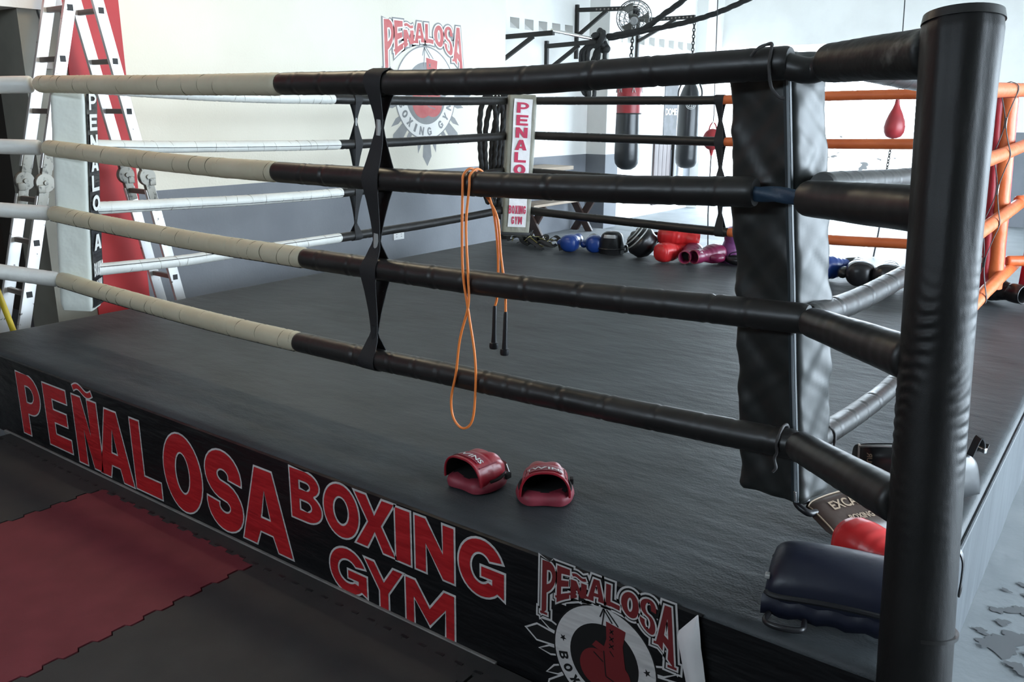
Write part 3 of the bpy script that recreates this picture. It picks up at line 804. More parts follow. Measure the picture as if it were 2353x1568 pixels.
# far side (black at the left, orange at the right)
BACK = [
 ([(-4.42, 4.62, 1.784), (-3.084, 4.60, 1.786), (-2.521, 4.60, 1.789), (-1.657, 4.60, 1.816), (-1.112, 4.60, 1.826), (-.50, 4.60, 1.835)], -2.515, .034),
 ([(-4.42, 4.62, 1.484), (-3.067, 4.60, 1.477), (-2.498, 4.60, 1.476), (-1.629, 4.60, 1.483), (-1.079, 4.60, 1.497), (-.50, 4.60, 1.51)], -2.44, .036),
 ([(-4.42, 4.62, 1.162), (-3.525, 4.60, 1.150), (-2.5, 4.60, 1.140), (-1.6, 4.60, 1.150), (-.50, 4.60, 1.165)], -2.44, .034),
 ([(-4.42, 4.62, .808), (-3.449, 4.60, .790), (-2.447, 4.60, .778), (-1.59, 4.60, .791), (-1.034, 4.60, .812), (-.50, 4.60, .83)], -2.36, .036)]
for k, (c, at, r) in enumerate(BACK):
    ring_rope('ropes on the far side of the ring', k, c, 0, at, r, M['vinyl_black'], M['vinyl_orange'], 'black', 'orange',
              ORD[k] + ' rope of the far side, black left part, orange right part', 31 + k, 0.014)
# right side (black near the camera, orange beyond the near post)
RIGHT = [
 ([(-.40, .44, 1.835), (-.40, 1.4, 1.815), (-.40, 2.6, 1.808), (-.40, 3.655, 1.828), (-.40, 4.95, 1.85)], 2.5, .037),
 ([(-.40, .44, 1.520), (-.40, 1.462, 1.482), (-.40, 2.5, 1.472), (-.40, 3.395, 1.483), (-.40, 4.457, 1.510), (-.40, 4.95, 1.525)], 2.5, .037),
 ([(-.40, .44, 1.164), (-.40, .921, 1.130), (-.40, 1.546, 1.115), (-.40, 2.5, 1.098), (-.40, 3.533, 1.106), (-.40, 4.95, 1.134)], 2.5, .037),
 ([(-.40, .44, .772), (-.40, .725, .738), (-.40, 1.122, .698), (-.40, 1.59, .672), (-.40, 2.5, .665), (-.40, 3.625, .690), (-.40, 4.95, .69)], 2.5, .037)]
for k, (c, at, r) in enumerate(RIGHT):
    ring_rope('ropes on the right side of the ring', k, c, 1, at, r, M['vinyl_black'], M['vinyl_orange'], 'black', 'orange',
              ORD[k] + ' rope of the right side, black near part, orange far part', 41 + k, 0.011)

# bare blue rope showing between the second sleeve and its corner
def twisted(pts, r, pitch, step=0.004, seg=18, lobes=3, amp=.14):
    P = spline(pts, step)
    return MB().tube(P, r, seg, True, rad=lambda i, a, s: 1 - amp + amp * abs(math.cos((lobes * a - 2 * PI * s / pitch * 1.0) / 2)) * 1.6)
t = thing('core_rope', 'bare dark blue twisted rope between black sleeves at the near right corner', 'rope', (-.48, .4, 1.49))
twisted([(-.60, .40, 1.492), (-.52, .395, 1.494), (-.44, .375, 1.494), (-.40, .36, 1.492)], .0205, .105).build('strand', M['rope_blue'], t)
t = thing('core_rope', 'bare black rope saddle between top rope and thick sleeve at near post', 'rope', (-.46, .43, 1.81))
MB().tube(spline([(-.52, .40, 1.829), (-.472, .40, 1.815), (-.44, .41, 1.812), (-.405, .405, 1.822)], .01), [.040] * 2 + [.034] * 40, 14).build('strand', M['vinyl_black'], t) if False else \
    MB().tube(spline([(-.53, .40, 1.829), (-.472, .40, 1.812), (-.44, .41, 1.810), (-.40, .40, 1.824)], .01), .033, 14).build('strand', M['vinyl_black'], t)

# ------------------------------------------------------------------ corner posts, thick turnbuckle sleeves, corner pads
def wrinkled_post(name, label, p0, p1, r, m, seed):
    p0, p1 = Vector(p0), Vector(p1)
    t = thing(name, label, 'post', p0)
    ax = p1 - p0; Ln = ax.length; N = 420
    pts = [p0.lerp(p1, i / N) + V(-.0060, -.0044, 0) * (math.sin(PI * i / N) if seed == 1 else 0) for i in range(N + 1)]
    ph = seed * 1.3
    def prof(z):
        if seed != 1: return 1.0
        K = [(0, 1.0), (.30, 1.0), (.55, .955), (.76, .955), (.93, 1.0), (1, 1.05)]
        for (a, b), (c, d) in zip(K, K[1:]):
            if z <= c: return lerp(b, d, (z - a) / (c - a))
        return 1.05
    def rad(i, a, s):
        z = s / Ln
        f = prof(z)
        # long soft vertical folds at the top, horizontal crinkles in the middle
        k = max(0.0, min(1.0, (z - .68) / .12))
        f += k * 0.020 * math.sin(7 * a + 1.2 * math.sin(3 * z) + ph) + k * .008 * math.sin(13 * a + ph * 2)
        c = math.exp(-((z - .60) / .11) ** 2)
        ca, sa = math.cos(a), math.sin(a)
        f += c * 0.032 * math.sin(2 * PI * s / .030 + 3.0 * math.sin(a * 2 + ph) + 5.0 * noise.noise(V(ca * 1.3, sa * 1.3 + s * 7, ph))) * max(0, .15 + 1.6 * noise.noise(V(ca * 1.8, sa * 1.8, s * 5 + 3)))
        f += .006 * noise.noise(V(math.cos(a) * 1.4, math.sin(a) * 1.4, s * 2 + ph))
        if z < .03 or z > .985: f *= 1 - .06 * (max(0, (.03 - z) / .03) + max(0, (z - .985) / .015))
        return f
    MB().tube(pts, r, 64, True, rad=rad).build('padding', m, t)
    return t
POST0, POST1 = V(.058, -.050, .501), V(-.067, .172, 1.907)
pd = (POST1 - POST0) / (POST1 - POST0).z
def on_post(z): return POST0 + pd * (z - POST0.z)
P_FR = wrinkled_post('corner_post', 'thick black padded post in front, at the near right corner', on_post(.015), on_post(1.895), .0745, M['post_vinyl'], 1)
MB().tube([on_post(1.886), on_post(1.904)], [.0790, .0755], 40).build('end_cap', M['vinyl_black'], P_FR)
MB().tube([on_post(.62), on_post(.628)], .0768, 40).build('tape_band', M['vinyl_black'], P_FR)
pb = wrinkled_post('corner_post', 'black steel corner post behind the white PENALOSA pad', (-4.86, 4.98, 0.01), (-4.84, 4.96, 1.93), .055, M['steel_dark'], 2)
pw = wrinkled_post('corner_post', 'white corner post by the ladder at the left end of the ring', (-4.93, -.06, 0.01), (-4.90, -.03, 1.93), .075, M['vinyl_white2'], 3)
po = wrinkled_post('corner_post', 'red far right corner post behind the red pad', (.06, 5.06, 0.01), (.03, 5.03, 1.93), .065, M['pad_red'], 4)

def bar(name, label, group, p, q, r0, r1, m, seed, cap=True):
    p, q = Vector(p), Vector(q)
    t = thing(name, label, 'padded sleeve', (p + q) / 2, group=group)
    N = max(12, int((q - p).length / .006)); pts = [p.lerp(q, i / N) for i in range(N + 1)]
    def rad(i, a, s):
        z = i / N
        f = lerp(r0, r1, z) * (1 + .03 * noise.noise(V(s * 9, math.cos(a) * 1.2 + seed, math.sin(a) * 1.2)) + .018 * math.sin(s * 150 + 3 * math.sin(a + seed)) * noise.noise(V(s * 6, seed, a * .4)))
        e = min(i, N - i)
        if e < 3: f *= (.72, .90, .97)[e]
        return f
    MB().tube(pts, 1.0, 28, True, rad=rad).build('sleeve', m, t)
    return t
GB = 'thick black sleeves between the ropes and the near right post'
bar('turnbuckle_sleeve', 'worn black sleeve at the top of the near post, scuffed with pale flecks', GB, (-.412, .412, 1.826), (-.110, .175, 1.830), .047, .054, M['vinyl_worn'], 1)
bar('turnbuckle_sleeve', 'thick black sleeve at the near post beside the bare blue rope', GB, (-.425, .400, 1.490), (-.060, .120, 1.508), .047, .052, M['vinyl_black'], 2)
bar('turnbuckle_sleeve', 'thick black sleeve sloping from the third rope to the near post', GB, (-.375, .372, 1.170), (-.050, .060, 1.194), .040, .050, M['vinyl_black'], 3)
bar('turnbuckle_sleeve', 'thick black sleeve from the lowest rope to the near post, over the gear', GB, (-.372, .362, .822), (-.030, .012, .880), .042, .050, M['vinyl_black'], 4)
GW = 'white sleeves at the left edge by the ladder'
for k, (z0, z1, r) in enumerate([(1.820, 1.815, .044), (1.497, 1.503, .040), (1.147, 1.165, .040), (.780, .815, .042)]):
    bar('turnbuckle_sleeve', ORD[k] + ' white sleeve at the left edge, before the ladder', GW, (-4.50, .385, z0), (-4.90, -.02, lerp(z0, z1, 2.9)), r, r, M['vinyl_white2'], 10 + k)
GK = 'black sleeves at the far left corner'
for k, z in enumerate((1.785, 1.478, 1.168, .815)):
    bar('turnbuckle_sleeve', ORD[k] + ' black sleeve at the far left post', GK, (-4.46, 4.60, z), (-4.83, 4.95, z), .033, .033, M['vinyl_black'], 20 + k)
GO = 'orange sleeves at the far right corner'
for k, z in enumerate((1.84, 1.52, 1.15, .75)):
    bar('turnbuckle_sleeve', ORD[k] + ' orange sleeve at the far right post', GO, (-.42, 4.66, z), (.03, 5.02, z), .035, .035, M['vinyl_orange'], 30 + k)

# padded block with soft wrinkles: local x to the right, y away from its front, z up
def pad_block(w, d, h, seed, amp=.010, r=.022, nz_=56, fold=1.0):
    m = MB(); per = []
    n = 7
    for (cx, cy, a0) in ((w / 2 - r, -d / 2 + r, -90), (w / 2 - r, d / 2 - r, 0), (-w / 2 + r, d / 2 - r, 90), (-w / 2 + r, -d / 2 + r, 180)):
        for i in range(5):
            a = math.radians(a0 + 22.5 * i); per.append((cx + r * math.cos(a), cy + r * math.sin(a), math.cos(a), math.sin(a)))
    full = []
    for i in range(len(per)):
        p, q = per[i], per[(i + 1) % len(per)]
        L = math.hypot(q[0] - p[0], q[1] - p[1]); k = max(1, int(L / .014))
        for j in range(k):
            t = j / k; full.append([lerp(p[c], q[c], t) for c in range(4)])
    vs = []; K = len(full)
    for iz in range(nz_ + 1):
        z = h * iz / nz_
        e = min(iz, nz_ - iz); ins_ = (.012, .004, 0)[min(e, 2)]
        for x, y, nx, ny in full:
            q = x - y
            dsp = amp * (.7 * noise.noise(V(x * 5 + seed, y * 5, z * 3)) + fold * .8 * noise.noise(V(z * 13 + q * 15, z * 2.5 - q * 4, seed * 3.1)) + fold * .35 * noise.noise(V(z * 24 - q * 20, z * 3 + q * 4, seed * 5.7)))
            dsp -= ins_
            vs.append(V(x + nx * dsp, y + ny * dsp, z))
    fs = [(i * K + k, i * K + (k + 1) % K, (i + 1) * K + (k + 1) % K, (i + 1) * K + k) for i in range(nz_) for k in range(K)]
    fs += [tuple(range(K - 1, -1, -1)), tuple(nz_ * K + k for k in range(K))]
    return m.add(vs, fs)
def lean_rot(zrot, top_dx, top_dy, h):
    """euler for a pad whose top is offset by (top_dx, top_dy) over its height"""
    zax = V(top_dx, top_dy, h).normalized()
    x = V(math.cos(zrot), math.sin(zrot), 0); x = (x - zax * x.dot(zax)).normalized(); y = zax.cross(x)
    return Matrix((x, y, zax)).transposed().to_euler()

# near right corner pad (we look at its laced back and its window side)
a15 = math.radians(-15)
fx, fy = V(math.cos(a15), math.sin(a15), 0), V(-math.sin(a15), math.cos(a15), 0)
PW, PD = .222, .165
c0 = V(-.372, .462, .592) - fx * (PW / 2) + fy * (PD / 2)
pad = thing('corner_pad', 'tall black corner pad with a zipper in the near right corner', 'corner pad', c0, lean_rot(a15, -.145, .0, 1.30))
bd = pad_block(PW, PD, 1.27, 3, amp=.013, nz_=150).build('cover', M['pad_black'], pad, local=True)
zp = MB(); zt = MB()
for x_, m_, w_ in ((PW / 2 - .016, zp, .020), (PW / 2 - .012, zt, .0075)):
    pts = [V(x_ + .002 * noise.noise(V(z * 4, 1, 0)), -PD / 2 - .007 + .004 * noise.noise(V(z * 3, 0, 1)), z) for z in [.01 + i * .025 for i in range(51)]]
    m_.ribbon(pts, V(1, 0, 0), w_, .008 if m_ is zp else .012)
zpo = zp.build('zipper', M['zip'], pad, local=True); zt.build('zipper_teeth', M['zip_metal'], zpo, local=True)
MB().box((PW / 2 - .012, -PD / 2 - .014, .03), (.008, .004, .028), bev=.001).build('zipper_pull', M['chrome'], zpo, local=True)

def stack_text(parent, w, z0, z1, mtl, yf, boxing=True, name='lettering', lw=.11, lh=None, bw=.155):
    """vertical PENALOSA with BOXING GYM below, on the plane y = yf of a pad"""
    mb = MB(); fn = lambda a, b, t: V(a, yf, b)
    pitch = (z1 - z0) / 10.1; lh = lh or pitch * .80
    for i, ch in enumerate('PENALOSA'):
        put(mb, ch, -lw / 2, z1 - pitch * i - lh, lw, lh, fn, bold=.36, smax=.36)
    def row(txt, zb, h, W):
        ws = {'I': .3, 'M': 1.1, 'X': .8}; tot = sum(ws.get(c, .75) for c in txt) + .16 * (len(txt) - 1); k = W / tot; x = -W / 2
        for c in txt:
            cw = ws.get(c, .75) * k
            put(mb, c, x, zb, cw, h, fn, bold=.30, smax=.26); x += cw + .16 * k
    o1 = mb.build(name, mtl, parent, local=True, smooth=False); mb = MB()
    row('BOXING', z0 + pitch * .98, pitch * .70, bw)
    row('GYM', z0 + pitch * .10, pitch * .66, bw * .62)
    mb.build('gym_' + name, mtl, parent, local=True, smooth=False)
    return o1

# white corner pad at the left (its black front carries white letters)
zr = math.radians(135)     # local -y looks towards the ring centre
padw = thing('corner_pad', 'white corner pad with white letters on a black face, before the ladder', 'corner pad', (-4.515, .50, .60), lean_rot(math.radians(135), .072, .072, 1.30))
pad_block(.19, .175, 1.205, 9, amp=.005, fold=.4).build('cover', M['pad_white'], padw, local=True)
fb = MB().grid(6, 40, lambda u, v: V(lerp(-.088, .088, u), -.093 - .003 * noise.noise(V(u * 2, v * 9, 2)), lerp(.02, 1.19, v))).build('front_face', M['banner'], padw, local=True)
stack_text(padw, .18, .09, 1.19, M['letter_white'], -.099, lw=.125)
# far left corner pad: white sheet with crimson letters, edges wrapped in olive tape
padb = thing('corner_pad', 'corner pad with crimson vertical PENALOSA on a white sheet', 'corner pad', (-4.395, 4.50, .585), lean_rot(math.radians(45), .04, .05, 1.26))
pad_block(.255, .15, 1.255, 5, amp=.006, fold=.5).build('cover', M['pad_olive'], padb, local=True)
MB().grid(8, 40, lambda u, v: V(lerp(-.080, .085, u) + .006 * noise.noise(V(0, v * 4, 3)), -.084 - .004 * noise.noise(V(u * 3, v * 14, 2)), lerp(.085, 1.215, v))).build('printed_sheet', M['sheet_white'], padb, local=True)
stack_text(padb, .17, .10, 1.185, M['letter_crimson'], -.091, lw=.106, lh=.090, bw=.158)
MB().box((0, -.002, .02), (.262, .158, .03), bev=.006).build('bottom_strap', M['vinyl_black'], padb, local=True)
# far right corner pad: red with orange side
padr = thing('corner_pad', 'red corner pad with white letters at the far right corner', 'corner pad', (-.505, 4.475, .60), lean_rot(math.radians(-45), -.07, -.06, 1.22))
pad_block(.20, .15, 1.22, 6, amp=.006, fold=.4).build('cover', M['pad_red'], padr, local=True)
stack_text(padr, .18, .06, 1.16, M['letter_white'], -.084, lw=.10)
MB().tube([V(.10, 0, z) for z in [.0 + i * .03 for i in range(41)]], .045, 20, rad=lambda i, a, s: 1 + .03 * math.sin(s * 17) + (.02 * math.sin(s * 40 + a))).build('side_roll', M['vinyl_orange'], padr, local=True)

# ------------------------------------------------------------------ spacer straps between the ropes
def spacer(label, group, zs, r, at, along, across, wide, narrow, wraps, m=M['web'], silver=True):
    """two webbing bands, one on each face of the ropes, pinched between them; at(z) -> centre point"""
    along, across = Vector(along), Vector(across)
    t = thing('spacer_strap', label, 'strap', at(zs[1]), group=group)
    for sgn in (-1, 1):
        pts, ws = [], []
        for i in range(len(zs)):
            z = zs[i]
            k = r + .004
            if i == 0:
                pts.append(at(z + k)); ws.append(wide)
                pts.append(at(z + k * .7) + across * sgn * k * .75); ws.append(wide)
            pts.append(at(z) + across * sgn * k); ws.append(wide)
            if i == len(zs) - 1:
                pts.append(at(z - k * .7) + across * sgn * k * .75); ws.append(wide)
                pts.append(at(z - k)); ws.append(wide)
            else:
                zm = lerp(z, zs[i + 1], wraps[i])
                for f, q in ((.35, .62), (.7, .24), (1.0, .07)):
                    pts.append(at(lerp(z, zm, f)) + across * sgn * k * q); ws.append(lerp(wide, narrow, f ** .7))
                for f, q in ((.3, .24), (.65, .62)):
                    pts.append(at(lerp(zm, zs[i + 1], f)) + across * sgn * k * q); ws.append(lerp(narrow, wide, f ** .7))
        P = spline(pts, .02); L = len(P)
        # resample the widths along
        acc = [0]
        for i in range(1, len(pts)): acc.append(acc[-1] + (pts[i] - pts[i - 1]).length)
        tot = acc[-1]; pa = [0]
        for i in range(1, L): pa.append(pa[-1] + (P[i] - P[i - 1]).length)
        W = []
        for i in range(L):
            s = pa[i] / pa[-1] * tot; j = 0
            while j < len(acc) - 2 and acc[j + 1] < s: j += 1
            W.append(lerp(ws[j], ws[j + 1], (s - acc[j]) / max(1e-6, acc[j + 1] - acc[j])))
        MB().ribbon(P, along, W, .003).build('webbing', m, t, ang=60)
    for i in range(len(zs) - 1):
        zm = lerp(zs[i], zs[i + 1], wraps[i])
        MB().tube([at(zm + .028) , at(zm), at(zm - .028)], narrow * .42, 10, ell=(1, .8)).build('tape_wrap', M['tape_silver'] if silver and i < 2 else M['web'], t)
    return t
GS = 'webbing spacer straps between the ropes'
sx = lambda z: V(lerp(-2.055, -1.965, (z - .75) / 1.07), .40, z)
spacer('black webbing spacer strap on the near ropes beside the skipping rope', GS, [1.80, 1.459, 1.121, .760], .0425, sx, (1, 0, 0), (0, 1, 0), .084, .034, (.46, .68, .70))
sl = lambda z: V(-4.48, lerp(2.60, 2.655, (z - .78) / 1.0), z)
spacer('black webbing spacer strap on the left side ropes before the grey wall', GS, [1.772, 1.456, 1.113, .785], .034, sl, (0, 1, 0), (1, 0, 0), .075, .022, (.5, .75, .72))
sb = lambda z: V(lerp(-2.43, -2.50, (z - .78) / 1.0), 4.60, z)
spacer('black webbing spacer strap on the far ropes at the orange joint', GS, [1.789, 1.477, 1.140, .778], .036, sb, (1, 0, 0), (0, 1, 0), .075, .030, (.5, .6, .6), silver=False)
sr = lambda z: V(-.40, 3.56 + .05 * math.sin(z * 6), z)
spacer('thin dark strap on the orange ropes at the right edge', GS, [1.826, 1.484, 1.106, .688], .037, sr, (0, 1, 0), (1, 0, 0), .028, .018, (.5, .5, .5), m=M['cord'])

# ties
def tie(label, pts, r=.0042):
    t = thing('tie_cord', label, 'cord', pts[0])
    twisted(pts, r, .03, step=.004, seg=10, lobes=2).build('cord', M['cord'], t)
    return t
def loop_x(x, y, z, r, tail=None, n=16):
    return [V(x + .006 * math.sin(a * .5), y + r * math.cos(a), z + r * math.sin(a)) for a in [2 * PI * i / n for i in range(n)]]
tie('dark cord tied over the topmost rope by the near pad', [V(-.585, .352, 1.845), V(-.566, .352, 1.864), V(-.545, .38, 1.876), V(-.536, .362, 1.862), V(-.534, .350, 1.82), V(-.525, .352, 1.77), V(-.505, .355, 1.745), V(-.49, .36, 1.74)])
tie('dark cord knotted around the lowest rope by the near pad', [V(-.425, .44, .83), V(-.425, .42, .852), V(-.425, .38, .852), V(-.426, .352, .82), V(-.424, .354, .79), V(-.43, .356, .77), V(-.422, .352, .745), V(-.43, .352, .73)])
tie('dark cord tied around the right lowest rope by the near pad', [V(-.44, .68, .77), V(-.41, .69, .788), V(-.365, .69, .76), V(-.36, .69, .72), V(-.362, .70, .69), V(-.36, .69, .67)])
# ------------------------------------------------------------------ wall mural
mu = thing('wall_mural', 'round red and grey boxing emblem painted on the left wall', 'mural', (XL, 4.93, 1.86))
emblem(mu, lambda a, b, k: V(XL + 0.0008 + 0.0006 * k, 4.93 + a * .45 if abs(a) < 9 else 0, 1.86 + b * .45),
       {'white': M['mural_white'], 'ray': M['mural_grey'], 'edge': M['mural_grey'], 'disc': M['mural_grey'], 'text': M['mural_grey'], 'glove': M['mural_red'], 'line': M['mural_grey'], 'name': M['mural_red']}, outline=False)
ou = thing('wall_outlet', 'small white double wall outlet on the grey dado', 'outlet', (XL, 4.47, .46))
MB().box((XL + .005, 4.47, .455), (.010, .15, .085), bev=.003).build('plate', M['outlet'], ou)
m = MB()
for dy in (-.035, .035):
    for dz in (-.012, .012): m.box((XL + .0105, 4.47 + dy, .455 + dz), (.002, .018, .004))
m.build('socket_slots', M['dark_hole'], ou, smooth=False)

# ------------------------------------------------------------------ folding ladder standing between ring and wall
lad = thing('folding_ladder', 'worn aluminium folding ladder standing at the left by the red wall', 'ladder', (-5.5, 1.0, 0))
XO, XI = -5.63, -5.36
def front_y(z): return lerp(.435, 1.105, z / 2.42)
def rear_y(z): return lerp(1.71, 1.255, z / 2.42)
HZ = 1.24
for nm, fy_, off in (('front', front_y, -1), ('rear', rear_y, 1)):
    tilt = fy_(1) - fy_(0)
    for x in (XO, XI):
        rail = MB()
        for z0, z1 in ((.03, HZ - .085), (HZ + .085, 2.62)):
            rail.bar((x, fy_(z0), z0), (x, fy_(z1), z1), .074, .028, up=(1, 0, 0), bev=.003)
        # flared foot of the upper section
        ro = rail.build('side_rail', M['alu'], lad)
        MB().bar((x, fy_(0.0), 0.001), (x, fy_(.05), .05), .080, .036, up=(1, 0, 0), bev=.006).build('foot', M['plastic_black'], ro)
        hg = MB()
        hg.lathe([(.0, -.018), (.058, -.018), (.062, -.012), (.062, .012), (.058, .018), (0, .018)], (x + .004, fy_(HZ), HZ), 28, axis=(1, 0, 0))
        hg.lathe([(0, .018), (.016, .018), (.014, .030), (0, .030)], (x + .004, fy_(HZ), HZ), 16, axis=(1, 0, 0))
        for dz in (-.085, .085):
            hg.bar((x + .004, fy_(HZ + dz * .4), HZ + dz * .4), (x + .004, fy_(HZ + dz * 2.1), HZ + dz * 2.1), .062, .034, up=(1, 0, 0), bev=.002)
        hg.box((x + .022, fy_(HZ) + off * .03, HZ - .035), (.014, .045, .05), bev=.004)
        h = hg.build('hinge', M['alu_hinge'], ro)
    for z in (.24, .55, .87, 1.13, 1.68, 2.0, 2.31):
        if nm == 'rear' and z in (.55, .87): z -= .04
        rg = MB().bar((XO - .012, fy_(z), z), (XI + .012, fy_(z), z), .030, .034, bev=.006).build('rung', M['alu_rung'], lad)
        e = MB()
        e.bar((XI + .0135, fy_(z), z), (XI + .0165, fy_(z), z), .036, .038, bev=.0)
        e.build('rung_end', M['dark_hole'], rg)
cb = thing('wall_cable', 'thin dark cable running down to a small box on the olive pier', 'cable', (-5.84, 1.16, 2.1))
MB().tube(spline([(-5.852, 1.115, 2.335), (-5.852, 1.135, 2.2), (-5.852, 1.135, 2.02)], .03), .006, 8).build('wire', M['plastic_black'], cb)
MB().box((-5.845, 1.135, 1.99), (.03, .05, .075), bev=.004).build('junction_box', M['alu_rung'], cb)
pole = thing('yellow_pole', 'yellow plastic pole leaning at the left edge before the ladder', 'pole', (-5.12, .46, 0))
MB().tube([V(-5.12, .45, 0.0), V(-5.16, .18, 1.35)], .017, 14).build('shaft', M['yellow'], pole)
MB().lathe([(0, 0), (.026, 0), (.026, .05), (.018, .06), (0, .06)], (-5.12, .45, 0), 14).build('ferrule', M['plastic_black'], pole)

# ------------------------------------------------------------------ skipping rope over the second near rope
jr = thing('skipping_rope', 'orange skipping rope with black handles hung over the near ropes', 'skipping rope', (-1.53, .4, 1.51))
R2 = 1.4665
def over(x):   # points that go over the second sleeve
    k = .049
    return [V(x + .004, .4 - k, R2 - .01), V(x, .4 - k * .8, R2 + k * .62), V(x - .002, .4, R2 + k), V(x - .003, .4 + k * .8, R2 + k * .62), V(x - .004, .4 + k, R2 - .01)]
a = [V(-1.538, .350, 1.33), V(-1.530, .349, 1.16), V(-1.528, .347, 1.06), V(-1.568, .348, .93), V(-1.590, .350, .80), V(-1.612, .348, .70), V(-1.600, .346, .628), V(-1.556, .345, .600), V(-1.513, .346, .640), V(-1.500, .349, .76), V(-1.503, .350, .88), V(-1.528, .348, 1.03), V(-1.552, .349, 1.16), V(-1.556, .350, 1.30)]
inner1 = [V(-1.50, .455, 1.36), V(-1.485, .458, 1.22), V(-1.490, .460, 1.08), V(-1.500, .460, 1.035)]
inner2 = [V(-1.49, .455, 1.36), V(-1.472, .458, 1.22), V(-1.455, .460, 1.10), V(-1.452, .460, 1.020)]
path1 = inner1[::-1] + over(-1.528)[::-1] + a
path2 = over(-1.556)
full = path1 + path2 + inner2
MB().tube(spline(full, .008), .0045, 10).build('cord', M['orange_cord'], jr)
for nm, p in (('handle', V(-1.500, .460, 1.035)), ('handle', V(-1.452, .460, 1.020))):
    hd = MB().lathe([(0, 0), (.006, 0), (.0075, -.01), (.0085, -.10), (.0105, -.135), (.016, -.137), (.017, -.150), (.015, -.158), (0, -.158)], (p.x, p.y, p.z + .005), 14, axis=(.03, 0, 1))
    hd.build('handle', M['plastic_black'], jr)

# ------------------------------------------------------------------ small text with the built-in font
def label_text(txt, size, name, material, parent, fn):
    cu = bpy.data.curves.new('lettering', 'FONT'); cu.body = txt; cu.size = size; cu.align_x = 'CENTER'; cu.align_y = 'CENTER'; cu.resolution_u = 3; cu.offset = size * .02
    ob = bpy.data.objects.new('lettering', cu); COL.objects.link(ob)
    dg = bpy.context.evaluated_depsgraph_get(); dg.update()
    me = bpy.data.meshes.new_from_object(ob.evaluated_get(dg))
    bpy.data.objects.remove(ob)
    bm = bmesh.new(); bm.from_mesh(me); bmesh.ops.triangulate(bm, faces=bm.faces)
    bmesh.ops.subdivide_edges(bm, edges=[e for e in bm.edges if e.calc_length() > size * .3], cuts=1)
    mb = MB(); bm.verts.index_update()
    mb.add([fn(v.co.x, v.co.y) for v in bm.verts], [tuple(v.index for v in f.verts) for f in bm.faces]); bm.free()
    bpy.data.meshes.remove(me)
    return mb.build(name, material, parent, local=True, smooth=False)

